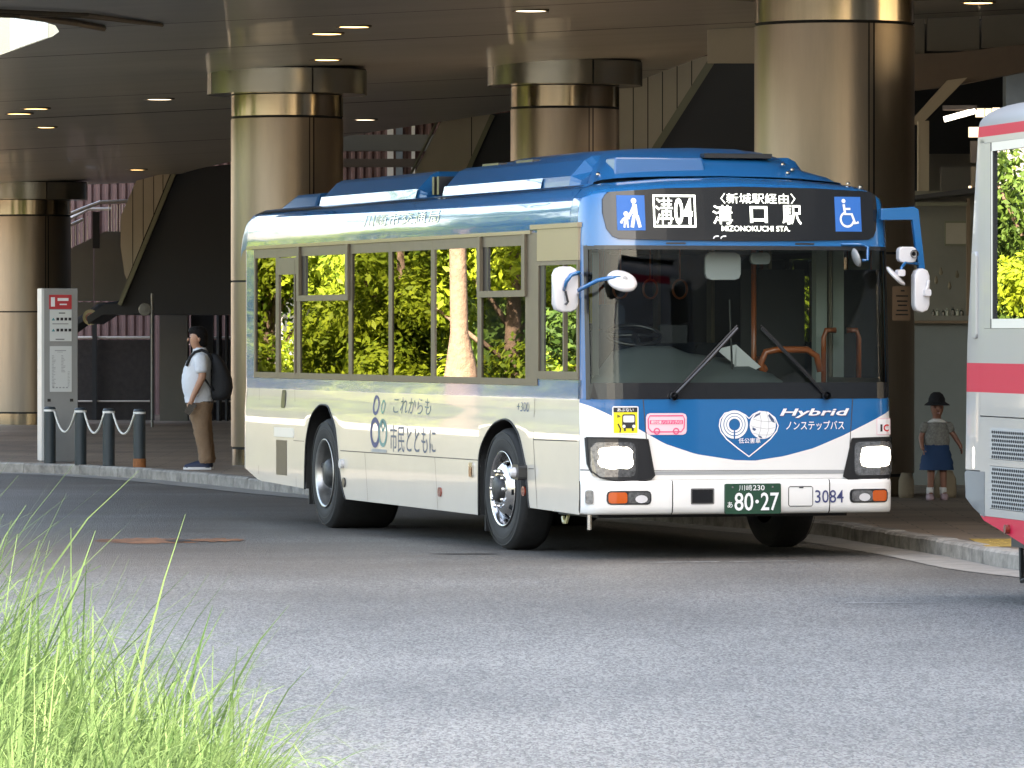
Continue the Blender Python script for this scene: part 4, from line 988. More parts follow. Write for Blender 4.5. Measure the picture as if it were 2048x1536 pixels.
sdec('slogan_lettering', [side_text('これからも', 4.20, 5.31, 1.03, 1.165)], 'textblue', .0025, .2)
em2 = sdec('side_emblem', [ring2d(5.84, .86, .13, .085, 24, 0, 2 * math.pi, 1.15), ring2d(5.84, 1.09, .085, .055, 24, 0, 2 * math.pi, 1.15)], 'navy', .0025, .2)
sdec('emblem_leaf', [ring2d(5.60, .86, .12, .085, 24, 0, 2 * math.pi, 1.1), ring2d(5.60, .92, .05, .025, 20), ring2d(5.62, 1.08, .06, .04, 20)], 'teal', .0028, .2, 0, em2)
sdec('emblem_caption', [rect2d(5.49, 5.95, .695, .722)], 'grey', .0025, .2, 0, em2)
sdec('height_lettering', [side_text('+300', 1.52, 1.84, 1.09, 1.165)], 'textblue', .0025, .2)
sdec('rear_lettering', [rect2d(10.02, 10.09, 1.38 + .07 * i, 1.42 + .07 * i) for i in range(4)], 'navy', .003, 0)
# wheel-arch lips and wells
for AR in (ARF, ARR):
    mb = MB(); mb.smooth = True; mb.tube([(-profx(z) - .001, y, z - .004) for y, z in AR], .009, 6); mb.build('arch_lip', 'rubber', bus)
    for s in (-1, 1):
        mb = MB(); A = [(y, z) for y, z in AR]; mb.grid([[(s * 1.232, y, z) for y, z in A], [(s * .7, y, z) for y, z in A]]); mb.prism([(y, z) for y, z in A], s * .7 - .01, s * .7 + .01, 0); mb.build('wheel_well', 'rubber', bus)
for (y0, y1, z0) in ((2.78, 2.85, .13), (8.12, 8.17, .19)):
    box('mud_flap', (-1.2, y0, z0), (-.78, y0 + .02, .7), 'black' if False else 'rubber', bus)
mb = MB(); mb.box((-1.0, .5, .30), (1.0, 1.5, .55)); mb.box((-1.1, 2.95, .29), (1.1, 6.7, .5)); mb.box((-1.0, 8.3, .36), (1.0, 10.2, .6)); mb.box((-.45, 1.5, .33), (.45, 2.9, .5)); mb.box((-.45, 6.7, .3), (.45, 8.3, .55))
mb.build('chassis', 'rubber', bus)
mb = MB(); mb.tube([(-.95, 2.24, .478), (.95, 2.24, .478)], .07, 10); mb.tube([(-.95, 7.54, .478), (.95, 7.54, .478)], .10, 10); mb.build('axle', 'hub', bus)
mb = MB(); mb.tube([(-1.16, .75, .31), (-1.16, .8, .26), (-1.16, .86, .26), (-1.16, .88, .3)], .015, 6); mb.build('tow_hook', 'gold', bus)
mb = MB(); mb.tube([(-1.15, .26, .335), (-1.15, .26, .22)], .018, 6); mb.build('jack_point', 'chrome', bus)
# wheels
def wheel(x, y, s, front, turn=0.):
    w = bpy.data.objects.new('wheel', None); w.empty_display_size = .1; link(w, bus); w.location = (x, y, .478); w.rotation_euler = (0, 0, turn)
    wd = .27 if front else .56
    T = [(.285, -.01), (.30, .0), (.36, .012), (.425, .008), (.455, -.006), (.472, -.03), (.478, -.06), (.478, -wd + .06), (.472, -wd + .03), (.45, -wd), (.285, -wd)]
    mb = MB(); mb.smooth = True; mb.lathe([(r, h * -s) for r, h in [(a, -b) for a, b in T]], 56, axis=0); mb.build('tyre', 'tyre', w)
    mb = MB()
    for r in (.388, .44): mb.lathe([(r - .004, s * .0135), (r + .004, s * .0135)], 56, axis=0)
    mb.build('sidewall_rib', 'rubber', w)
    if front:
        mb = MB(); mb.smooth = True
        mb.lathe([(.29, s * -.006), (.300, s * .010), (.292, s * .016), (.278, s * .0), (.268, s * -.06), (.262, s * -.10)], 56, axis=0); mb.build('rim', 'chrome', w)
        mb = MB(); mb.smooth = True; n = 60; rows = []
        for (r, h) in ((.262, -.07), (.235, -.03), (.20, .005), (.165, .03), (.14, .034), (.10, .034)):
            rows.append([(s * h, r * math.cos(2 * math.pi * i / n), r * math.sin(2 * math.pi * i / n)) for i in range(n + 1)])
        for i in range(5):
            for j in range(n):
                if i in (0, 1) and j % 6 in (0, 1): continue     # hand holes through the disc
                o = len(mb.v); mb.v += [rows[i][j], rows[i][j + 1], rows[i + 1][j + 1], rows[i + 1][j]]; mb.face([o, o + 1, o + 2, o + 3])
        mb.build('wheel_disc', 'chrome', w, merge=True)
        mb = MB(); mb.lathe([(.001, s * -.11), (.27, s * -.11)], 40, axis=0); mb.build('brake_drum', 'rubber', w)
        mb = MB(); mb.smooth = True; mb.lathe([(.11, s * .03), (.10, s * .06), (.075, s * .075), (.001, s * .078)], 28, axis=0); mb.build('hub', 'hub', w)
        for k in range(10):
            t = 2 * math.pi * k / 10; mb = MB(); mb.lathe([(.017, s * .03), (.017, s * .052), (.012, s * .066), (.001, s * .068)], 8, (0, .142 * math.cos(t), .142 * math.sin(t)), 0); mb.build('wheel_nut', 'chrome', w)
    else:
        mb = MB(); mb.smooth = True
        mb.lathe([(.29, s * -.006), (.302, s * .010), (.294, s * .016), (.28, s * .0), (.268, s * -.05), (.258, s * -.10), (.235, s * -.135), (.175, s * -.15), (.16, s * -.15)], 56, axis=0); mb.build('rim', 'wheelmetal', w)
        mb = MB(); mb.smooth = True; mb.lathe([(.17, s * -.15), (.155, s * -.12), (.125, s * -.03), (.10, s * -.0), (.001, s * .005)], 36, axis=0); mb.build('hub', 'hub', w)
        for k in range(10):
            t = 2 * math.pi * k / 10; mb = MB(); mb.lathe([(.018, s * -.15), (.018, s * -.115), (.001, s * -.105)], 8, (0, .2 * math.cos(t), .2 * math.sin(t)), 0); mb.build('wheel_nut', 'wheelmetal', w)
        mb = MB(); mb.lathe([(.02, s * -.12), (.02, s * -.06)], 8, (0, .07, -.235), 0); mb.build('valve', 'rubber', w)
    return w
wheel(-1.215, 2.24, -1, True, rad(2.0)); wheel(1.215, 2.24, 1, True, rad(2.0)); wheel(-1.21, 7.54, -1, False); wheel(1.21, 7.54, 1, False)

# side windows
def bars(mb, y0, y1, z0, z1, w, x0, x1, wt=None, wb=None):
    wt = wt or w; wb = wb or w
    mb.box((x0, y0, z0), (x1, y0 + w, z1)); mb.box((x0, y1 - w, z0), (x1, y1, z1)); mb.box((x0, y0 + w, z0), (x1, y1 - w, z0 + wb)); mb.box((x0, y0 + w, z1 - wt), (x1, y1 - w, z1))
XO = -1.2275
WIN = [(9.10, 9.93, 0), (8.36, 9.10, 2), (6.66, 8.36, 1), (5.41, 6.66, 0), (4.15, 5.41, 0), (2.84, 4.15, 0), (1.56, 2.84, 1)]
for (y0, y1, k) in WIN:
    mb = MB(); bars(mb, y0 + .0015, y1 - .0015, 1.294, 2.462, .052, XO - .006, XO + .03, .085, .052)
    if k == 2: mb.box((XO - .010, y0 + .12, 1.33), (XO + .03, y0 + .15, 2.35)); mb.box((XO - .008, y0 + .06, 2.22), (XO - .007, y1 - .06, 2.37))
    if k == 1: mb.box((XO - .028, y0 + .0, 1.98), (XO + .03, y1 - .0, 2.03)); mb.box((XO - .03, y0 + .0, 2.03), (XO + .0, y0 + .085, 2.462)); mb.box((XO - .03, y1 - .085, 2.03), (XO, y1, 2.462))
    w = mb.build('window', 'bronze', bus)
    mb = MB(); tl = R.uniform(-.002, .002); zt = 2.38
    if k == 1:
        mb.add([(XO + .004, y0 + .05, 1.345), (XO + .004 + tl, y1 - .05, 1.345), (XO + .004 + tl, y1 - .05, 1.98), (XO + .004, y0 + .05, 1.98)], [(0, 1, 2, 3)]); mb.build('pane', 'pane', w)
        mb = MB(); mb.add([(XO + .012, y0 + .08, 2.03), (XO + .012, y1 - .2, 2.03), (XO + .012, y1 - .2, zt), (XO + .012, y0 + .08, zt)], [(0, 1, 2, 3)]); mb.build('pane', 'pane', w)
        mb = MB(); mb.box((XO + .002, y1 - .215, 2.03), (XO + .03, y1 - .08, zt)); mb.build('slider_stile', 'black', w)
    else:
        mb.add([(XO + .004, y0 + .05, 1.345), (XO + .004 + tl, y1 - .05, 1.345), (XO + .004 + tl, y1 - .05, zt), (XO + .004, y0 + .05, zt)], [(0, 1, 2, 3)]); mb.build('pane', 'pane', w)
mb = MB(); mb.box((XO - .02, 1.45, 2.462), (XO + .03, 10.15, 2.49)); mb.build('window_trim', 'bronze_lit', bus)
mb = MB(); mb.box((XO - .022, .25, 2.495), (XO + .03, 1.45, 2.53)); mb.build('window_trim', 'bronze_lit', bus)
mb = MB(); mb.box((XO - .004, 9.93, 1.294), (XO + .03, 10.2, 2.462)); mb.build('rear_pillar', 'blue', bus)
mb = MB(); mb.box((XO - .008, 1.30, 1.294), (XO + .03, 1.56, 2.47)); mb.build('pillar', 'bronze', bus)
# driver's window
dw = MB(); bars(dw, .26, 1.30, 1.347, 2.245, .045, XO - .012, XO + .03, .03, .06); dw.box((XO - .01, .62, 1.41), (XO + .02, .65, 2.215)); dwo = dw.build('driver_window', 'bronze', bus)
mb = MB(); mb.add([(XO + .006, .3, 1.4), (XO + .006, 1.26, 1.4), (XO + .006, 1.26, 2.22), (XO + .006, .3, 2.22)], [(0, 1, 2, 3)]); mb.build('pane', 'pane', dwo)
box('slider_stile', (XO + .0, 1.14, 1.407), (XO + .03, 1.255, 2.215), 'black', dwo)
box('upper_panel', (XO - .010, .262, 2.248), (XO + .03, 1.298, 2.493), 'bronze_lit', dwo)
# left side: simple glazed wall with door
mb = MB()
for (y0, y1) in ((.26, 1.5), (1.5, 2.9), (2.9, 4.3), (4.3, 5.7), (5.7, 7.1), (7.1, 8.5), (8.5, 10.1)):
    mb = MB(); bars(mb, y0, y1, 1.294, 2.47, .06, 1.2, 1.2275); w = mb.build('window', 'bronze', bus)
    mb = MB(); mb.add([(1.215, y0 + .05, 1.35), (1.215, y1 - .05, 1.35), (1.215, y1 - .05, 2.42), (1.215, y0 + .05, 2.42)], [(0, 1, 2, 3)]); mb.build('pane', 'pane', w)

# cabin seen through the windscreen
box('cabin_floor', (-1.18, .3, .52), (1.18, 10.1, .56), 'darkcabin', bus)
box('cabin_ceiling', (-1.15, .45, 2.43), (1.15, 10.1, 2.46), 'interior', bus)
box('cabin_rear', (-1.15, 9.9, .56), (1.15, 9.95, 2.43), 'darkcabin', bus)
mb = MB(); mb.smooth = True
rows = []
for x, h, dp in ((-1.17, 1.30, .45), (-1.0, 1.42, .5), (-.85, 1.56, .62), (-.6, 1.60, .72), (-.35, 1.60, .75), (-.2, 1.545, .75), (.0, 1.52, .75), (.2, 1.49, .7), (.32, 1.40, .6), (.36, 1.30, .5)):
    rows.append([(x, .12 + abs(x) * .03, 1.26), (x, .16 + abs(x) * .03, 1.335), (x, .3, 1.36 + (h - 1.3) * .3), (x, dp - .12, h - .03), (x, dp, h), (x, dp + .08, h - .06), (x, dp + .1, .9)])
mb.grid(rows); mb.build('dashboard', 'dash', bus)
box('door_step', (.4, .25, .40), (1.18, 1.5, .46), 'darkcabin', bus)
box('front_bulkhead', (.36, .14, .9), (1.18, .2, 1.3), 'interior', bus)
mb = MB(); mb.smooth = True; pts = [(-.6 + .21 * math.cos(t), .86 + .10 * math.sin(t) * .9, 1.68 + .075 * math.sin(t)) for t in [2 * math.pi * k / 28 for k in range(29)]]
mb.tube(pts, .017, 7, False); mb.tube([(-.80, .86, 1.68), (-.4, .86, 1.68)], .02, 6); mb.tube([(-.6, .86, 1.68), (-.6, .70, 1.55)], .03, 6); mb.build('steering_wheel', 'black', bus)
mb = MB(); mb.rbox((-.84, 1.35, 1.05), (-.38, 1.48, 1.72), .08, 1); mb.rbox((-.84, 1.0, .98), (-.38, 1.45, 1.1), .05, 1); mb.rbox((-.72, 1.37, 1.72), (-.5, 1.46, 1.92), .05, 1); mb.build('driver_seat', 'seat', bus)
mb = MB(); mb.add([(-.06, .50, 1.575), (.13, .58, 1.61), (.31, .52, 1.44), (.06, .36, 1.345), (.05, .40, 1.46)], [(0, 1, 2, 3, 4)]); mb.build('paper_sheet', 'sticker_white', bus)
box('fare_display', (-.34, 1.0, 1.62), (-.12, 1.06, 1.76), 'black', bus)
mb = MB()
def rail(pts, r=.02): m_ = MB(); m_.smooth = True; m_.tube(pts, r, 8); return m_.build('grab_rail', 'orange', bus)
rail([(.60, 1.5, .6), (.60, 1.5, 2.4)], .022); rail([(-.03, 3.4, .6), (-.03, 3.4, 2.4)]); rail([(-.30, 2.6, .6), (-.30, 2.6, 2.4)]); rail([(.45, 5.2, .6), (.45, 5.2, 2.4)]); rail([(-.42, 5.4, .6), (-.42, 5.4, 2.4)])
rail([(.50, .95, 1.35), (.46, .95, 1.46), (.50, .95, 1.55), (.60, .95, 1.57), (.84, .95, 1.57), (.92, .95, 1.52), (.95, .95, 1.40)], .027)
rail([(1.17, 1.2, 1.72), (1.09, 1.2, 1.72), (1.07, 1.2, 1.66), (1.07, 1.2, 1.3)], .022)
rail([(.62, 1.45, 1.5), (.5, .95, 1.42)], .02)
box('screen_panel', (.62, 1.85, .6), (1.15, 1.87, 2.2), 'darkcabin', bus)
box('door_pillar', (1.10, 1.45, .56), (1.19, 1.55, 2.43), 'interior', bus)
box('partition', (-.30, 2.0, .6), (.3, 2.03, 1.35), 'seat', bus)
box('back_partition', (-1.1, 4.4, .6), (-.05, 4.43, 2.43), 'interior', bus); box('back_opening', (-.20, 4.38, 1.1), (.28, 4.395, 2.2), 'darkcabin', bus)
box('back_notice', (-.15, 4.36, 1.78), (.22, 4.37, 2.12), 'yellow', bus)
for x_ in (-.1, .15, .4):
    mb = MB(); mb.smooth = True; mb.tube([(x_ + .06 * math.cos(t), 2.7, 2.05 + .075 * math.sin(t)) for t in [2 * math.pi * k / 16 for k in range(17)]], .01, 6, False); mb.tube([(x_, 2.7, 2.12), (x_, 2.7, 2.43)], .008, 5); mb.build('hanging_strap', 'orange', bus)
for yy in (3.0, 3.8, 5.2, 6.2, 7.2):
    for xx in (-.95, -.55, .55, .95):
        mb = MB(); mb.rbox((xx - .2, yy + .32, .95), (xx + .2, yy + .4, 1.62), .06, 1); mb.rbox((xx - .2, yy, .92), (xx + .2, yy + .36, 1.02), .03, 1); mb.build('seat', 'seat', bus)
mb = MB(); mb.rbox((-.20, .34, 2.10), (.085, .38, 2.31), .045, 1); mb.build('interior_mirror', 'mirrorwhite', bus, bevel=.008)
mb = MB(); mb.rbox((.17, .36, 2.22), (.33, .40, 2.31), .03, 1); mb.build('interior_mirror', 'grey', bus, bevel=.006)
mb = MB(); mb.grid([[(-1.13 + .02 * i, .25 + .03 * i, z) for i in range(6)] for z in (1.32, 1.6, 2.0, 2.3)]); mb.build('sun_curtain', 'grey', bus)
mb = MB(); mb.tube([(.0, .3, 1.4), (-.02, .3, 1.95)], .008, 6); mb.build('antenna_stalk', 'black', bus)
# wipers
for (x0, z0, x1, z1, xp) in ((-.577, 1.225, -.06, 1.735, -.30), (.641, 1.225, .13, 1.735, .4)):
    mb = MB(); mb.tube([FS(x0, z0, .03), FS((x0 + x1) / 2, (z0 + z1) / 2, .05), FS(x1, z1, .03)], .012, 6); w = mb.build('wiper', 'black', bus)
    d = Vector((x1 - x0, z1 - z0)).normalized(); mb = MB(); mb.tube([FS(x0 + d.x * .12, z0 + d.y * .12 + .02, .02), FS(x1, z1 + .02, .018)], .008, 6); mb.build('blade', 'rubber', w)
    mb = MB(); mb.lathe([(.03, -.06), (.03, -.02), (.001, -.06)], 12, FS(x0, z0, 0), 1); mb.build('pivot', 'black', w)
# mirrors
mr = MB(); mr.smooth = True; mr.rbox((-1.475, .10, 1.855), (-1.285, .19, 2.195), .06, 1); mo = mr.build('side_mirror', 'mirrorwhite', bus, bevel=.015)
mb = MB(); mb.smooth = True; mb.tube([(-1.235, .22, 2.14), (-1.30, .06, 2.15), (-1.37, .03, 2.13), (-1.40, .05, 2.08), (-1.40, .1, 2.02)], .016, 8); mb.build('mirror_arm', 'blue', mo)
mb = MB(); mb.tube([(-1.40, .07, 2.01), (-1.38, .07, 1.93), (-1.40, .07, 1.91)], .010, 6); mb.build('mirror_cable', 'black', mo)
mb = MB(); mb.smooth = True; mb.lathe([(.001, -.03), (.06, -.026), (.105, -.01), (.118, .01), (.112, .03), (.001, .035)], 28, (0, 0, 0), 1)
ro = mb.build('round_mirror', 'mirrorwhite', bus); ro.location = (-1.057, -.25, 2.094); ro.rotation_euler = (rad(-52), 0, rad(8))
mb = MB(); mb.smooth = True; mb.tube([(-1.25, .2, 1.97), (-1.33, -.05, 2.02), (-1.24, -.22, 2.09), (-1.15, -.27, 2.11), (-1.07, -.26, 2.105)], .016, 8); mb.build('round_mirror_arm', 'blue', bus)
mb = MB(); mb.lathe([(.001, -.045), (.022, -.04), (.022, -.02)], 12, (-1.05, -.25, 2.10), 1); mb.build('mirror_mount', 'grey', bus)
# left bracket
ar = MB(); ar.prism([(1.13, 2.645), (1.40, 2.66), (1.435, 2.64), (1.505, 2.05), (1.455, 2.05), (1.385, 2.56), (1.13, 2.555)], .10, .15, 1); aro = ar.build('mirror_bracket', 'blue', bus, bevel=.008)
mr = MB(); mr.smooth = True; mr.rbox((1.372, .02, 1.855), (1.495, .11, 2.19), .055, 1); mr.build('side_mirror', 'mirrorwhite', aro, bevel=.012)
mb = MB(); mb.tube([(1.475, .0, 2.1), (1.46, -.0, 2.03), (1.47, .0, 2.0)], .013, 6); mb.rbox((1.44, -.02, 1.98), (1.49, .03, 2.03), .01, 1); mb.build('mirror_clamp', 'mirrorwhite', aro)
mr = MB(); mr.rbox((1.255, .05, 2.235), (1.40, .12, 2.355), .03, 1); mr.build('small_mirror', 'mirrorwhite', aro, bevel=.01)
mb = MB(); mb.lathe([(.03, -.03), (.03, .02), (.001, -.03)], 12, (1.375, .05, 2.30), 1); mb.build('mirror_joint', 'black', aro)
mb = MB(); mb.smooth = True; mb.tube([(1.43, .1, 2.225), (1.31, .06, 2.235), (1.27, .03, 2.20), (1.25, .0, 2.15)], .012, 8); mb.build('mirror_stay', 'blue', aro)
mb = MB(); mb.smooth = True; mb.lathe([(.001, -.02), (.08, -.015), (.10, .0), (.09, .012), (.001, .016)], 24, (0, 0, 0), 2); q = mb.build('round_mirror', 'mirrorwhite', aro); q.location = (1.20, -.02, 2.13); q.rotation_euler = (rad(20), rad(42), 0)
mb = MB(); mb.rbox((1.215, -.03, 2.13), (1.275, .03, 2.18), .012, 1); mb.build('mirror_clamp', 'mirrorwhite', aro)
mb = MB(); mb.smooth = True; mb.tube([FS(.80, 2.372, .01), FS(.97, 2.372, .03), FS(1.01, 2.35, .04), FS(.995, 2.25, .06), FS(.95, 2.25, .06)], .012, 8); k = mb.build('kerb_mirror_arm', 'blue', bus)
mb = MB(); mb.smooth = True; mb.lathe([(.001, -.02), (.06, -.015), (.075, .0), (.001, .012)], 20, (0, 0, 0), 2); q = mb.build('kerb_mirror', 'grey', k); q.location = (.90, .02, 2.27); q.rotation_euler = (0, rad(72), 0)
# roof units
def cowl(name, x0, x1, y0, y1, z0, z1, tx, ty0, ty1, m='blue_shaded', parent=bus, bev=.04):
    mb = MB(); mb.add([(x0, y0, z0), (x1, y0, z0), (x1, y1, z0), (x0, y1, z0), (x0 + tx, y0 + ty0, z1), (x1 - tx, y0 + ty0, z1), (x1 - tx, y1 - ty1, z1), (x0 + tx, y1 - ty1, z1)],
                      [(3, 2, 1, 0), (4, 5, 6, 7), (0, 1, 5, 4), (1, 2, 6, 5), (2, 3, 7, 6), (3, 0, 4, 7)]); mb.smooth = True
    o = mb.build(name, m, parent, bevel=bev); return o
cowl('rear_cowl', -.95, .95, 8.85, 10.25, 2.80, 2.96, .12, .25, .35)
def pod(y0, y1, z1, strip):
    # long battery / cooler housing with a flank strip tilted to mirror bright sky
    mb = MB(); mb.smooth = False; P = [(-.99, 2.81), (-.982, 2.87), (-.972, 2.905), (-.86, z1 - .03), (-.80, z1), (.80, z1), (.86, z1 - .03), (.955, 2.905), (1.0, 2.81)]
    n = len(P); rows = [[(x * .96, y1 + .0, z) for x, z in P], [(x, y1 - .1, z) for x, z in P], [(x, y0 + .12, z) for x, z in P], [(x * .95, y0, 2.81 + (z - 2.81) * .6) for x, z in P]]
    mb.grid(rows); o = len(mb.v); mb.v += [rows[0][i] for i in range(n)] + [rows[-1][i] for i in range(n)]; mb.face([o + i for i in range(n)]); mb.face([o + n + i for i in range(n)])
    b = mb.build('roof_unit', 'blue_shaded', bus)
    mb = MB(); mb.add([(-1.006, strip[0], 2.82), (-1.006, strip[1], 2.82), (-.985, strip[1], 2.905), (-.985, strip[0], 2.905)], [(0, 1, 2, 3)]); mb.build('flank_strip', 'cove', b)
    return b
p1 = pod(5.35, 8.55, 3.055, (5.45, 8.5)); p2 = pod(1.15, 4.75, 3.06, (1.95, 4.65))
for k in range(2): box('vent_slot', (-.93, 5.0 + .14 * k, 2.85), (-.5, 5.06 + .14 * k, 3.0), 'black', p1)
mb = MB(); mb.smooth = True
rows = []
for y, h, w in ((.62, .02, 1.0), (.72, .10, .98), (.95, .19, .93), (1.25, .245, .86), (2.2, .26, .82), (3.8, .255, .8), (4.7, .22, .8), (5.05, .10, .8)):
    rows.append([(w * q, y, 2.875 - .03 * abs(q) ** 2 + h * f_) for q, f_ in ((-1, -.2), (-.98, .15), (-.93, .55), (-.84, .88), (-.72, 1.0), (-.4, 1.03), (0, 1.04), (.4, 1.03), (.66, .96), (.74, .70), (.84, .55), (.93, .45), (.99, .2), (1, -.2))])
mb.grid(rows); ac = mb.build('air_conditioner', 'blue_shaded', bus)
cowl('front_box', -.82, -.08, .66, .95, 2.90, 3.035, .02, .05, .02, 'blue_shaded', bus, .012)
mb = MB(); mb.box((-.05, .80, 3.04), (.50, .9, 3.075)); mb.build('vent_slot', 'black', ac)
for (y0, x_) in ((4.0, -.66), (3.0, -.68)):
    box('vent_slot', (x_ - .06, y0, 3.0), (x_ + .1, y0 + .45, 3.086), 'black', ac)
for x_, y_, z_ in ((-.92, .75, 2.90), (.55, .70, 2.985), (.62, .68, 2.945), (.58, .67, 2.92), (.98, .42, 2.835), (1.08, .42, 2.81)):
    mb = MB(); mb.lathe([(.018, 0), (.018, .012), (.001, .022)], 10, (x_, y_, z_)); mb.build('roof_bolt', 'chrome', bus)

# ================================================================== THE RED STRIPED BUS
B2 = thing('city_bus', 'silver city bus with crimson stripes, its tail cut by the frame edge', 'bus', (2.985 - .0, 36.8, 0), .175)
# local: x=0 side plane, +y towards its tail (corner near y=.3), body extends to -y and +x
def S2(y, z, off=0.): return (-off, y, z)
def tail_y(z): return lerp(z, [.8, 1.6, 2.3, 2.9, 3.02], [.36, .32, .19, .06, .03])
def corner(z0, z1, m, name, r=.36):
    mb = MB(); mb.smooth = True; n = 10; rows = []
    k = max(2, int((z1 - z0) / .12))
    for j in range(k + 1):
        z = z0 + (z1 - z0) * j / k; yb = tail_y(z)
        rows.append([(0, -.004, z)] + [(r * (1 - math.cos(math.pi / 2 * q / n)), yb + r * .4 * math.sin(math.pi / 2 * q / n), z) for q in range(n + 1)] + [(2.07, yb + r * .4, z)])
    mb.grid(rows); return mb.build(name, m, B2)
def s2box(name, y0, y1, z0, z1, m, off=0., dep=.05): return box(name, (-off, y0, z0), (dep, y1, z1), m, B2)
s2box('side_panel', -10, -.006, 1.172, 1.32, 'silver'); s2box('side_stripe', -10, 0, 1.32, 1.506, 'busred', .0); s2box('upper_side_panel', -10, 0, 1.506, 1.726, 'silver')
s2box('lower_panel', -.26, -.004, .535, 1.165, 'silver'); s2box('grille_bar', -2.4, -.26, 1.03 + .07, 1.165, 'silver'); s2box('grille_bar', -2.4, -.26, .858, .90, 'silver'); s2box('grille_bar', -2.4, -.26, .535, .586, 'silver'); s2box('lower_panel', -10, -2.4, .535, 1.165, 'silver')
s2box('corner_pillar', -.10, 0, 1.726, 2.93, 'silver'); s2box('side_cantrail', -10, 0, 2.905, 2.945, 'silver'); s2box('roof_stripe', -10, 0, 2.945, 3.012, 'busred')
corner(1.172, 1.32, 'silver', 'tail_corner'); corner(1.32, 1.506, 'busred', 'tail_stripe'); corner(1.506, 2.90, 'silver', 'tail_corner'); corner(.82, 1.172, 'silver', 'tail_corner'); corner(2.90, 2.945, 'silver', 'tail_corner'); corner(2.945, 3.012, 'busred', 'tail_stripe')
mb = MB(); mb.smooth = True; n = 10; rows = []
for (yb, z, r, bu) in ((.30, .815, .36, .012), (.30, .80, .36, .05), (.28, .64, .36, .05), (.12, .58, .34, .03), (-.10, .525, .30, .0)):
    rows.append([(-.002, -.12, z)] + [(r * (1 - math.cos(math.pi / 2 * k / n)) - bu * math.sin(math.pi / 2 * k / n), yb + r * .4 * math.sin(math.pi / 2 * k / n) + bu, z) for k in range(n + 1)] + [(2.0, yb + r * .4 + bu, z)])
mb.grid(rows); mb.build('rear_bumper', 'bumper', B2)
s2box('bumper_side', -.12, .03, .56, .815, 'bumper', .001)
mb = MB(); mb.prism([(-.02, .533), (-.10, .505), (-.6, .445), (-1.08, .385), (-1.6, .33), (-2.4, .33), (-2.4, .533)], 0, .05, 0); mb.build('skirt_panel', 'busred', B2)
# mesh grilles, the dark of the holes painted as hexagons on a thin sheet
def grille(y0, y1, z0, z1):
    mb = MB(); mb.box((-.002, y0, z0), (.004, y1, z1)); g_ = MB()
    py, pz, r = .052, .026, .36; ny = int((y1 - y0) / py); nz = int((z1 - z0) / pz)
    for j in range(nz):
        for i in range(ny):
            cy = y0 + (i + .5 + (.0 if j % 2 else .35)) * py; cz = z0 + (j + .5) * pz
            if cy > y1 - .03: continue
            g_.add([(-.0035, cy + .0225 * math.cos(t), cz + .011 * math.sin(t)) for t in [math.pi / 3 * k for k in range(6)]], [list(range(6))])
    o = mb.build('grille_sheet', 'grey', B2); h = g_.build('grille_hole', 'joint', o); h['kind'] = 'stuff'
grille(-1.3, -.262, .903, 1.10); grille(-1.3, -.262, .59, .855)
s2box('grille_sheet', -2.4, -1.3, .59, 1.10, 'bumper')
# window
s2box('window_frame', -2.1, -.30, 1.728, 1.787, 'offwhite', .004); s2box('window_frame', -2.1, -.30, 2.848, 2.903, 'offwhite', .004); s2box('window_frame', -.32, -.285, 1.787, 2.848, 'offwhite', .004)
s2box('window_seal', -.335, -.32, 1.787, 2.848, 'rubber', .002); s2box('window_seal', -.283, -.265, 1.727, 2.903, 'rubber', .002); s2box('pillar_panel', -.262, -.102, 1.728, 2.903, 'silver')
mb = MB(); mb.add([(.012, -2.1, 1.787), (.012, -.335, 1.787), (.012, -.335, 2.848), (.012, -2.1, 2.848)], [(0, 1, 2, 3)]); mb.build('window_pane', 'pane', B2)
for y0 in (-3.6, -5.1, -6.6, -8.1, -9.6):
    s2box('window_frame', y0, y0 + .07, 1.726, 2.905, 'offwhite'); s2box('window_frame', y0 + .07, y0 + 1.5, 1.726, 1.787, 'offwhite'); s2box('window_frame', y0 + .07, y0 + 1.5, 2.848, 2.905, 'offwhite')
    mb = MB(); mb.add([(.012, y0 + .07, 1.787), (.012, y0 + 1.5, 1.787), (.012, y0 + 1.5, 2.848), (.012, y0 + .07, 2.848)], [(0, 1, 2, 3)]); mb.build('window_pane', 'pane', B2)
box('cabin_dark', (.5, -9, .9), (1.9, .1, 2.9), 'darkcabin', B2)
mb = MB(); mb.smooth = True; rows = []
for t in [math.pi / 2 * k / 8 for k in range(9)]:
    i = 1 - math.cos(t); z = 3.012 + .16 * math.sin(t); ring = [(.35 * i, -10, z), (.35 * i, -1, z)]
    for k in range(11):
        a = math.pi / 2 * k / 10; ring.append((.35 * i + .36 * (1 - math.cos(a)), .03 + .144 * math.sin(a) - .25 * i, z))
    ring.append((2.3, .174 - .25 * i, z)); rows.append(ring)
mb.grid(rows); mb.build('roof', 'silver', B2)
box('roof_top', (.33, -10, 3.165), (2.3, .1, 3.175), 'silver', B2); box('floor', (.1, -10, .35), (2.4, -.4, .5), 'rubber', B2)
box('left_wall', (2.44, -10, .35), (2.485, .1, 3.0), 'silver', B2)
mb = MB(); mb.prism([(.0, 1.64), (.06, 1.66), (.10, 1.72), (.10, 2.22), (.06, 2.26), (.0, 2.27)], .03, .13, 0)
mb = MB(); mb.rbox((-.014, .05, 1.66), (.05, .17, 2.22), .03, 0); q = mb.build('tail_lamp', 'silver', B2, bevel=.012)
mb = MB(); mb.tube([(.36, -.1, .16), (.36, .30, .10), (.36, .33, .38)], .018, 6); mb.build('tow_bar', 'rubber', B2)
mb = MB(); mb.lathe([(.001, -.03), (.03, -.03), (.03, 0)], 10, (0, -.72, .47), 0); mb.build('reflector', 'redlens', B2)
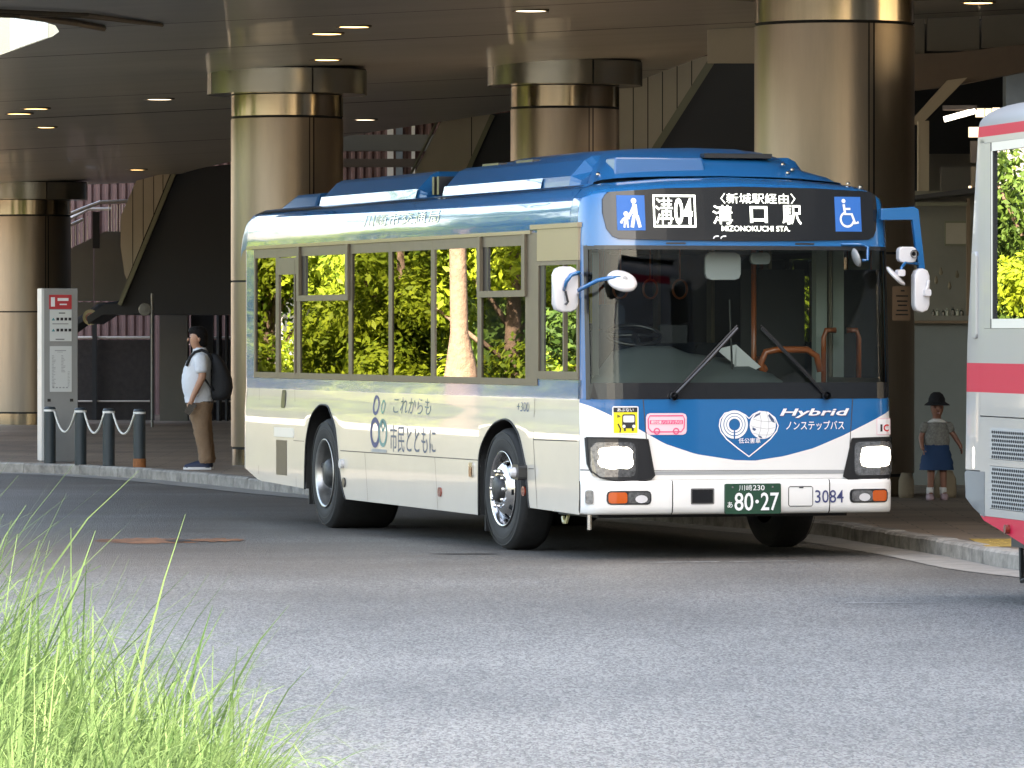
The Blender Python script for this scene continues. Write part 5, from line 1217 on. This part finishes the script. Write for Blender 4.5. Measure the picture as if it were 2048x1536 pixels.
for yy, s in ((-2.6, 0), (-8.0, 0)):
    for xx in (.02, 2.2):
        mb = MB(); mb.smooth = True; mb.lathe([(.28, 0), (.46, .0), (.478, .04), (.478, .24), (.46, .27), (.28, .27)], 40, (xx, yy, .478), 0); mb.build('tyre', 'tyre', B2)

# ================================================================== PEOPLE
def loft(name, rings, m, parent, n=16, folds=0):
    mb = MB(); mb.smooth = True; rows = []
    if folds:
        rr = random.Random(len(rings) * 7 + n); out = []
        for a, b in zip(rings, rings[1:]):
            for k in range(4):
                t = k / 4; out.append(tuple(p + (q - p) * t for p, q in zip(a, b)))
        out.append(rings[-1]); ph = rr.uniform(0, 6)
        for i, (cx, cy, cz, rx, ry) in enumerate(out):
            rows.append([(cx + (rx + folds * (math.sin(q * 2.1 + i * 1.7 + ph) * .6 + math.sin(i * 2.3 - q * .9) * .5)) * math.cos(2 * math.pi * q / n), cy + (ry + folds * math.sin(q * 1.7 - i * 1.3 + ph) * .7) * math.sin(2 * math.pi * q / n), cz) for q in range(n)])
            rows[-1].append(rows[-1][0])
        mb.grid(rows); return mb.build(name, m, parent, merge=True)
    for (cx, cy, cz, rx, ry) in rings: rows.append([(cx + rx * math.cos(2 * math.pi * k / n), cy + ry * math.sin(2 * math.pi * k / n), cz) for k in range(n + 1)])
    mb.grid(rows); a = rings[0]; b = rings[-1]
    o = len(mb.v); mb.v += rows[0][:-1]; mb.face([o + i for i in reversed(range(n))]); o = len(mb.v); mb.v += rows[-1][:-1]; mb.face([o + i for i in range(n)])
    return mb.build(name, m, parent, merge=True)
pe = thing('person', 'man in white shirt and khaki trousers, black backpack, facing left', 'person', (-3.62, 66.9, PZ))
# body faces -x ; left arm is the one towards the road (-y)
J = [((0, 0, .86), (.11, .10)), ((-.02, 0, 1.02), (.15, .14)), ((-.02, 0, 1.22), (.14, .15)), ((.01, 0, 1.31), (.08, .10)), ((-.005, 0, 1.385), (.058, .058)), ((-.045, 0, 1.435), (.074, .062)), ((-.046, 0, 1.50), (.10, .08)), ((-.032, 0, 1.575), (.10, .082)), ((-.028, 0, 1.625), (.055, .05)),
     ((.01, -.16, 1.29), .05), ((.045, -.225, 1.09), .05), ((.035, -.228, 1.06), .046), ((-.07, -.235, .84), .033), ((-.085, -.235, .79), (.03, .038)), ((-.09, -.228, .745), (.022, .034)),
     ((.01, .16, 1.29), .05), ((.03, .22, 1.09), .048), ((-.03, .23, .86), .033), ((-.04, .23, .78), (.028, .036)),
     ((.0, -.08, .80), .065), ((.02, -.10, .48), .066), ((.075, -.10, .09), .042), ((.06, -.10, .04), .036), ((-.12, -.105, .03), .03),
     ((.0, .08, .80), .065), ((.03, .10, .48), .066), ((.10, .10, .09), .042), ((.09, .10, .04), .036), ((-.08, .105, .03), .03)]
Ed = [(0, 1), (1, 2), (2, 3), (3, 4), (4, 5), (5, 6), (6, 7), (7, 8), (3, 9), (9, 10), (10, 11), (11, 12), (12, 13), (13, 14), (3, 15), (15, 16), (16, 17), (17, 18), (0, 19), (19, 20), (20, 21), (21, 22), (22, 23), (0, 24), (24, 25), (25, 26), (26, 27), (27, 28)]
body = skinmesh('body', J, Ed, 'skin', pe)
skinmesh('nose', [((-.126, 0, 1.525), .012), ((-.142, 0, 1.498), .014), ((-.13, 0, 1.488), .010)], [(0, 1), (1, 2)], 'skin', body, 1)
skinmesh('ear', [((-.005, -.082, 1.53), .016), ((.0, -.09, 1.51), .014), ((-.008, -.082, 1.48), .010)], [(0, 1), (1, 2)], 'skin', body, 1)
skinmesh('lips', [((-.118, -.018, 1.45), .007), ((-.125, 0, 1.45), .008), ((-.118, .018, 1.45), .007)], [(0, 1), (1, 2)], 'palepink', body, 1)
for s in (-1, 1): MB().lathe([(.001, -.006), (.010, 0), (.001, .006)], 8, (-.108, s * .04, 1.528)).build('eye', 'ink', body)
for i, (dx, l) in enumerate(((-.024, .06), (-.010, .07), (.005, .066), (.018, .052))):
    skinmesh('finger', [((-.092 + dx * .6, -.232 + dx * .2, .752), .009), ((-.10 + dx * .7, -.245, .752 - l * .5), .008), ((-.098 + dx * .7, -.228, .752 - l * .9), .007)], [(0, 1), (1, 2)], 'skin', body, 1)
skinmesh('thumb', [((-.105, -.235, .79), .010), ((-.125, -.24, .755), .009), ((-.125, -.24, .725), .008)], [(0, 1), (1, 2)], 'skin', body, 1)
# hair cap
loft('hair', [(.036, 0, 1.425, .042, .055), (.030, 0, 1.46, .058, .076), (.020, 0, 1.50, .074, .088), (.010, 0, 1.535, .086, .094), (.0, 0, 1.558, .096, .095), (-.010, 0, 1.578, .106, .096), (-.024, 0, 1.60, .113, .092), (-.03, 0, 1.635, .095, .076), (-.03, 0, 1.655, .062, .052), (-.03, 0, 1.664, .025, .022)], 'hair', body, 20)

# shirt: torso and short sleeves
sh = loft('shirt', [(-.01, 0, .775, .162, .165), (-.015, 0, .85, .165, .17), (-.035, 0, .95, .172, .178), (-.04, 0, 1.05, .172, .182), (-.03, 0, 1.15, .165, .185), (-.012, 0, 1.23, .152, .19), (.005, 0, 1.30, .132, .188), (.012, 0, 1.345, .105, .14), (.008, 0, 1.38, .078, .085), (.0, 0, 1.405, .07, .072)], 'shirt', pe, 24, .004)
for s in (-1, 1): skinmesh('sleeve', [((.01, s * .12, 1.305), .085), ((.015, s * .18, 1.27), .088), ((.03, s * .212, 1.17), .080), ((.034, s * .216, 1.105), .084)], [(0, 1), (1, 2), (2, 3)], 'shirt', sh, 2)
loft('collar', [(.002, 0, 1.365, .086, .09), (-.004, 0, 1.412, .074, .076)], 'shirt', sh)
loft('belt', [(.0, 0, .765, .158, .16), (.0, 0, .79, .160, .162)], 'ink', pe)
tr_ = loft('trousers', [(.0, 0, .66, .135, .155), (.0, 0, .74, .155, .165), (.0, 0, .785, .156, .163)], 'khaki', pe, 22)
for s in (-1, 1):
    dx = .0 if s < 0 else .02
    loft('trouser_leg', [(.07 + dx, s * .10, .075, .075, .07), (.075 + dx, s * .10, .12, .085, .076), (.06 + dx, s * .10, .24, .082, .076), (.03 + dx, s * .10, .42, .094, .086), (.02 + dx, s * .10, .5, .098, .088), (.0 + dx * .5, s * .095, .64, .122, .098), (.0, s * .085, .74, .14, .10)], 'khaki', tr_, 18, .007)
    mb = MB(); mb.smooth = True; rows = []
    for (x_, w, h) in ((.125, .03, .055), (.11, .042, .085), (.04, .045, .09), (-.04, .046, .075), (-.10, .046, .055), (-.15, .038, .04), (-.175, .02, .028)):
        rows.append([(x_ + dx, s * .10 + w * math.cos(a) * 1.0, .022 + h * max(0, math.sin(a))) for a in [math.pi * q / 8 for q in range(9)]])
    mb.grid(rows); o_ = mb.build('shoe', 'shoe', pe)
    mb = MB(); mb.prism([(.135 + dx, s * .10 - .03), (.135 + dx, s * .10 + .03), (.04 + dx, s * .10 + .05), (-.10 + dx, s * .10 + .05), (-.165 + dx, s * .10 + .03), (-.185 + dx, s * .10), (-.165 + dx, s * .10 - .03), (-.10 + dx, s * .10 - .05), (.04 + dx, s * .10 - .05)], 0, .028, 2); mb.build('sole', 'sole', o_)
bp_ = thing('backpack', 'black rounded backpack worn on the man\'s back', 'backpack', (-3.62, 66.9, PZ))
mb = MB(); mb.smooth = True; rows = []
for (z, xf, xb, w) in ((.80, .19, .24, .06), (.815, .14, .32, .13), (.86, .13, .365, .155), (.95, .13, .385, .16), (1.05, .135, .375, .16), (1.15, .14, .335, .158), (1.25, .14, .28, .145), (1.31, .13, .235, .12), (1.345, .13, .19, .07)):
    cx, rx = (xf + xb) / 2, (xb - xf) / 2
    rows.append([(cx + rx * math.copysign(abs(math.cos(a)) ** .7, math.cos(a)), w * math.copysign(abs(math.sin(a)) ** .7, math.sin(a)), z) for a in [2 * math.pi * q / 24 for q in range(25)]])
mb.grid(rows); o = len(mb.v); mb.v += rows[-1][:-1]; mb.face([o + i for i in range(24)]); mb.build('pack', 'bag', bp_, merge=True)
for s in (-1, 1):
    mb = MB(); mb.smooth = True; mb.tube([(.15, s * .11, 1.27), (.10, s * .115, 1.35), (.03, s * .118, 1.385), (-.05, s * .122, 1.36), (-.11, s * .13, 1.29), (-.145, s * .15, 1.2)], .018, 8); mb.tube([(-.10, s * .14, 1.30), (-.10, s * .17, 1.22)], .016, 6) if False else None
    mb.tube([(.0, s * .19, 1.14), (.06, s * .185, 1.06), (.13, s * .17, .96), (.17, s * .14, .92)], .013, 6); mb.build('strap', 'bag', bp_)
ph = MB(); ph.rbox((-.04, -.01, -.075), (.04, .01, .075), .012, 1); po_ = ph.build('phone', 'phone'); po_.location = (-3.62 - .095, 66.9 - .245, PZ + .71); po_.rotation_euler = (0, rad(35), 0)
tag(po_, 'black phone held low in the waiting man\'s hand', 'phone')

kd = thing('person', 'small child in black hat, grey blouse and dark blue skirt', 'person', (4.02, 54.6, PZ), rad(6))
KJ = [((0, 0, .50), (.085, .075)), ((0, 0, .62), (.085, .075)), ((0, 0, .72), (.075, .06)), ((0, 0, .775), .032), ((0, -.01, .81), (.05, .055)), ((0, -.015, .865), (.07, .075)), ((0, -.01, .93), (.065, .07)), ((0, 0, .965), .04),
      ((-.09, 0, .715), .028), ((-.15, .01, .60), .028), ((-.15, -.06, .50), .02), ((-.14, -.08, .47), .018), ((.09, 0, .715), .028), ((.165, -.01, .61), .028), ((.215, -.05, .52), .02), ((.225, -.06, .48), .018),
      ((-.05, 0, .45), .055), ((-.055, -.005, .25), .038), ((-.06, .01, .06), .028), ((-.065, -.07, .025), .024), ((.05, 0, .45), .055), ((.06, -.005, .25), .038), ((.07, .01, .06), .028), ((.08, -.07, .025), .024)]
KE = [(0, 1), (1, 2), (2, 3), (3, 4), (4, 5), (5, 6), (6, 7), (2, 8), (8, 9), (9, 10), (10, 11), (2, 12), (12, 13), (13, 14), (14, 15), (0, 16), (16, 17), (17, 18), (18, 19), (0, 20), (20, 21), (21, 22), (22, 23)]
kb_ = skinmesh('body', KJ, KE, 'skin2', kd)
for s in (-1, 1):
    MB().lathe([(.001, -.006), (.009, 0), (.001, .006)], 8, (s * .026, -.083, .872)).build('eye', 'ink', kb_)
    hx, hy, hz = (.228, -.07, .48) if s > 0 else (-.14, -.09, .47)
    for i in range(4): skinmesh('finger', [((hx, hy + .01 * i, hz), .006), ((hx + .003, hy - .004 + .01 * i, hz - .027), .0055), ((hx - .004 * s, hy - .004 + .01 * i, hz - .043), .005)], [(0, 1), (1, 2)], 'skin2', kb_, 1)
    skinmesh('thumb', [((hx - s * .008, hy - .006, hz), .007), ((hx - s * .02, hy - .02, hz - .015), .006)], [(0, 1)], 'skin2', kb_, 1)
skinmesh('nose', [((0, -.088, .86), .007), ((0, -.096, .848), .008)], [(0, 1)], 'skin2', kb_, 1)
skinmesh('mouth', [((-.014, -.082, .825), .004), ((.014, -.082, .825), .004)], [(0, 1)], 'palepink', kb_, 1)
loft('blouse', [(0, 0, .52, .118, .10), (0, 0, .56, .125, .105), (0, 0, .66, .115, .09), (0, 0, .72, .105, .075), (0, 0, .765, .06, .05)], 'blouse', kd, 20, .003)
for s in (-1, 1): skinmesh('sleeve', [((s * .09, 0, .735), .045), ((s * .125, -.005, .69), .048), ((s * .142, -.01, .63), .042)], [(0, 1), (1, 2)], 'blouse', kd, 2)
loft('collar', [(0, -.005, .735, .095, .078), (0, -.005, .77, .05, .045)], 'collar', kd)
loft('skirt', [(0, 0, .285, .165, .135), (0, 0, .38, .152, .125), (0, 0, .48, .125, .105), (0, 0, .535, .112, .095)], 'skirt', kd, 22, .006)
loft('hair', [(0, .02, .79, .072, .06), (0, .015, .86, .084, .082), (0, .01, .93, .08, .082)], 'hair', kd) if False else None
h_ = loft('hat', [(0, 0, .91, .083, .086), (0, 0, .96, .078, .082), (0, .005, 1.0, .06, .065), (0, .005, 1.022, .03, .035)], 'hat', kd, 20)
loft('brim', [(0, -.02, .895, .122, .115), (0, -.015, .905, .118, .112), (0, 0, .93, .08, .085)], 'hat', h_, 22)
for s in (-1, 1): loft('shoe', [(s * .068, -.03, 0, .036, .07), (s * .068, -.03, .03, .038, .072), (s * .068, -.01, .06, .032, .045)], 'kidshoe', kd); loft('sock', [(s * .064, .008, .05, .033, .033), (s * .062, .008, .12, .034, .034)], 'collar', kd)
bg_ = MB(); bg_.smooth = True
for nm, x_, y_, w_, h_2 in (('tote_bag', 3.78, 55.3, .07, .24), ('tote_bag', 4.16, 55.4, .10, .26)):
    t = thing(nm, 'beige cloth bag standing behind the child, beside the thick column' if x_ < 4 else 'beige cloth bag behind the child, nearer the red striped bus', 'bag', (x_, y_, PZ))
    loft('sack', [(0, 0, 0, w_, w_ * .6), (0, 0, .05, w_ * 1.1, w_ * .7), (0, 0, h_2 * .7, w_ * 1.05, w_ * .6), (0, 0, h_2, w_ * .7, w_ * .35)], 'beige', t, 16)

# ================================================================== VEGETATION
def toned(mesh, tones):
    at = mesh.attributes.new('tone', 'FLOAT', 'FACE'); at.data.foreach_set('value', tones)
def crown(name, blobs, n, size, m, parent, seed):
    rr = random.Random(seed); v = []; f = []; tn = []
    tot = sum(b[3] ** 2 for b in blobs)
    for (cx, cy, cz, r) in blobs:
        bt = rr.uniform(.0, .45)
        for _ in range(int(n * r * r / tot)):
            d = Vector((rr.gauss(0, 1), rr.gauss(0, 1), rr.gauss(0, 1))).normalized(); q = r * (rr.random() ** .33) * rr.uniform(.8, 1.12)
            p = Vector((cx, cy, cz)) + Vector((d.x * q, d.y * q, d.z * q * .75)); s = size * rr.uniform(.6, 1.3)
            nn = (d + Vector((rr.uniform(-.8, .8), rr.uniform(-.8, .8), rr.uniform(-.2, 1.0)))).normalized()
            a = nn.orthogonal().normalized(); a.rotate(Matrix.Rotation(rr.uniform(0, 6.28), 3, nn)); b = nn.cross(a)
            o = len(v); v += [tuple(p - a * s), tuple(p + b * s * .45 - a * s * .2), tuple(p + a * s), tuple(p - b * s * .45 - a * s * .2)]
            f.append((o, o + 1, o + 2, o + 3)); tn.append(min(1, max(0, bt + rr.uniform(0, .6))))
    me = bpy.data.meshes.new(name); me.from_pydata(v, [], f); me.materials.append(M[m]); toned(me, tn)
    return link(bpy.data.objects.new(name, me), parent)
def tree(x, y, h, r, label, seed, m='leaf', n=5000, size=.085, low=.5, trunk=.12, group='trees on the island across the bus lane'):
    rr = random.Random(seed); t = thing('tree', label, 'tree', (x, y, 0), 0, group)
    blobs = []
    for k in range(int(10 + h * 2)):
        a = rr.uniform(0, 6.28); zz = rr.uniform(low, h - r * .35); q = r * rr.uniform(.15, .8) * (1 - .35 * abs(zz / h - .45))
        blobs.append((q * math.cos(a), q * math.sin(a), zz, r * rr.uniform(.28, .5)))
    crown('crown', blobs, n, size, m, t, seed)
    mb = MB(); mb.smooth = True; mb.tube([(0, 0, 0), (.03, 0, h * .25), (-.03, .02, h * .5), (.02, 0, h * .8)], [trunk * 1.3, trunk, trunk * .75, trunk * .3], 10); tk = mb.build('trunk', 'bark', t)
    mb = MB(); mb.smooth = True
    for b in blobs[::2]: mb.tube([(0, 0, max(.2, b[2] * .6)), (b[0] * .6, b[1] * .6, b[2] * .85), b[:3]], [trunk * .35, trunk * .25, trunk * .1], 6)
    mb.build('branch', 'bark', tk)
    return t
TR = [(-13.8, 62.4, 4.6, 1.3, 1), (-15.2, 67.2, 4.4, 1.6, 0), (-14.9, 69.2, 3.6, 1.4, 0), (-15.9, 71.0, 4.8, 1.8, 0), (-15.2, 73.2, 3.6, 1.4, 0), (-16.2, 76.6, 6.2, 2.2, 1), (-18.5, 70.5, 5.6, 2.2, 1), (-17.5, 65.5, 5.2, 2.0, 1)]
for i, (x, y, h, r, k) in enumerate(TR):
    tree(x, y, h, r, ['dark leaved', 'tall yellow green', 'low yellow green', 'broad yellow green', 'lowest yellow green', 'farthest dark', 'dark rear', 'dark tall'][i] + ' island tree left of the road, seen only in the bus windows', 20 + i, 'leafdark' if k else 'leaf', 14000, .062, .55)
for i, (x, y, h, r) in enumerate([(-16, 79, 5.5, 2.6), (-22, 76, 6, 3), (-27, 84, 6.5, 3.2), (-12.5, 77.5, 4.6, 2)]):
    tree(x, y, h, r, ['dark tree straight behind the island trees', 'wide dark tree farther left behind the island', 'farthest dark tree behind the island', 'small dark tree behind the island trees'][i], 60 + i, 'leafdark', 7000, .16, 1.0, .2, 'tall trees behind the island')
tk = thing('tree', 'old tree with thick pink brown trunk, seen in the bus windows', 'tree', (-13.5, 65.8, 0))
mb = MB(); mb.smooth = True; mb.tube([(0, 0, 0), (.0, 0, .8), (-.03, 0, 1.25), (.0, 0, 1.7), (.03, 0, 3.2), (0, 0, 5)], [.27, .25, .20, .11, .10, .08], 14); mb.build('trunk', 'bark', tk)
crown('crown', [(R.uniform(-1.5, 1.5), R.uniform(-1.5, 1.5), R.uniform(4.2, 6), R.uniform(.7, 1.1)) for _ in range(12)], 5000, .1, 'leafdark', tk, 5)
# island kerb bed below the trees
isl = MB(); isl.prism([(-9.7, 56), (-11.8, 61), (-12.8, 65.5), (-13.4, 70), (-14.0, 76), (-30, 88), (-36, 80), (-22, 60), (-13, 55)], -.02, .5, 2); struct(isl.build('planting_bed', 'soil'))

iw = thing('reflection_wall', 'pale coped wall by the island trees, added to reflect as a bright band in the bus flank', 'wall', (0, 0, 0))  # unseen wall added so its sunlit top mirrors as a band on the bus
IW = resample(catmull([(-9.5, 55.5), (-11.6, 61), (-12.6, 65.5), (-13.2, 70), (-13.8, 76.5)]), .9)
for a, b in zip(IW, IW[1:]):
    t = (b - a).normalized(); nn = Vector((-t.y, t.x)) * .3
    for (z0, z1, m_, e) in ((.0, .73, 'darkened', .04), (.73, .95, 'sole', 0)):
        q = [a + t * .006 + nn * e, b - t * .006 + nn * e, b - t * .006 + nn, a + t * .006 + nn]
        mb = MB(); mb.add([(p.x, p.y, z0) for p in q] + [(p.x, p.y, z1) for p in q], [(0, 1, 2, 3), (4, 5, 6, 7), (0, 1, 5, 4), (1, 2, 6, 5), (2, 3, 7, 6), (3, 0, 4, 7)]); mb.build('coping_stone' if e == 0 else 'wall_stone', m_, iw)
# foreground planter with long grass
plt = thing('planter', 'low concrete planter holding the long grass beside the road', 'planter', (0, 0, 0))
box('wall', (-4.2, 6.4, 0), (-.46, 6.6, .74), 'concrete', plt); box('wall', (-4.2, 10.2, 0), (-.46, 10.4, .74), 'concrete', plt); box('wall', (-.60, 6.6, 0), (-.46, 10.2, .74), 'concrete', plt); box('wall', (-4.2, 6.6, 0), (-4.06, 10.2, .74), 'concrete', plt)
box('earth', (-4.06, 6.6, .5), (-.60, 10.2, .72), 'soil', plt)
v = []; f = []; tn = []; rr = random.Random(11)
def blade(x, y, z, L, lean, az, w, curl, tone):
    n = 7; px, pz = 0., 0.; ang = lean; pts = []
    for k in range(n + 1):
        pts.append((px, pz)); s = L / n; px += s * math.sin(ang); pz += s * math.cos(ang); ang += curl / n * (k + 1) / n * 2
    dx, dy = math.cos(az), math.sin(az); tw = rr.uniform(-.6, .6); sx, sy = -math.sin(az + tw), math.cos(az + tw)
    o = len(v)
    for k, (a, b) in enumerate(pts):
        ww = w * (1 - (k / n) ** 2.2) * .5 + .0004
        v.append((x + dx * a + sx * ww, y + dy * a + sy * ww, z + b)); v.append((x + dx * a - sx * ww, y + dy * a - sy * ww, z + b))
    for k in range(n): f.append((o + 2 * k, o + 2 * k + 1, o + 2 * k + 3, o + 2 * k + 2)); tn.append(tone)
for _ in range(20000):
    x = -1.35 + .89 * rr.random() ** .85; y = rr.uniform(7.0, 10.1); e = (x + 1.35) / .87
    H = (.92 - .40 * max(0, e - .35) / .65) * (rr.uniform(.4, .82) if rr.random() < .92 else rr.uniform(.8, 1.0))
    az = rr.uniform(0, 6.28); blade(x, y, .70, H, rr.uniform(0, .38), az, rr.uniform(.0028, .0065) if rr.random() < .88 else rr.uniform(.007, .012), rr.uniform(.2, 2.8), min(1, max(0, rr.gauss(.5, .25))))
for (x, y, L, lean, az, c) in [(-.62, 8.6, .74, .10, 0, .25), (-.52, 8.9, .56, .42, 0, .3), (-.55, 8.4, .62, .55, .2, .45), (-.66, 9.2, .66, .15, .3, .6), (-.95, 8.8, .80, .28, .0, .2), (-.90, 8.2, .72, .05, 2, .3), (-.50, 9.0, .50, .8, -.1, .25), (-.48, 8.8, .46, .62, .1, .3), (-.6, 8.1, .6, .3, 0, 1.6), (-.78, 8.6, .7, .2, 0, 1.9), (-.56, 9.4, .62, .25, .1, .2), (-1.0, 9.0, .82, .1, .5, .5), (-.52, 9.2, .5, .5, .3, .9)]:
    blade(x, y, .70, L, lean, az, .012, c, rr.uniform(.4, .9))
me = bpy.data.meshes.new('grass'); me.from_pydata(v, [], f); me.materials.append(M['grass']); toned(me, tn)
me.polygons.foreach_set('use_smooth', [True] * len(me.polygons))
gr = link(bpy.data.objects.new('grass', me)); gr['kind'] = 'stuff'; gr['label'] = 'long pale green grass spilling from the planter beside the road'; gr['category'] = 'grass'

# unseen block added right of the camera to shade the road and bus
ob = thing('shade_tower', 'unseen tall pale block added right of the road to shade the bus lane', 'light_blocker', (0, 0, 0))
box('wall', (20, 6.5, 0), (40, 38.5, 38), 'facade', ob)
for i in range(11): box('window_band', (19.95, 7.5, 1.2 + 3.2 * i), (19.99, 37.5, 2.9 + 3.2 * i), 'facadeglass', ob)
for i, (x, y, h, r) in enumerate([(-7, -14, 7, 3), (0, -18, 8, 3.4), (7, -15, 7, 3)]):
    tree(x, y, h, r, ['street tree behind the viewpoint, on its left', 'largest street tree straight behind the viewpoint', 'street tree behind the viewpoint, on its right'][i], 90 + i, 'leafdark', 3000, .2, 1.5, .2, 'street trees behind the viewpoint')
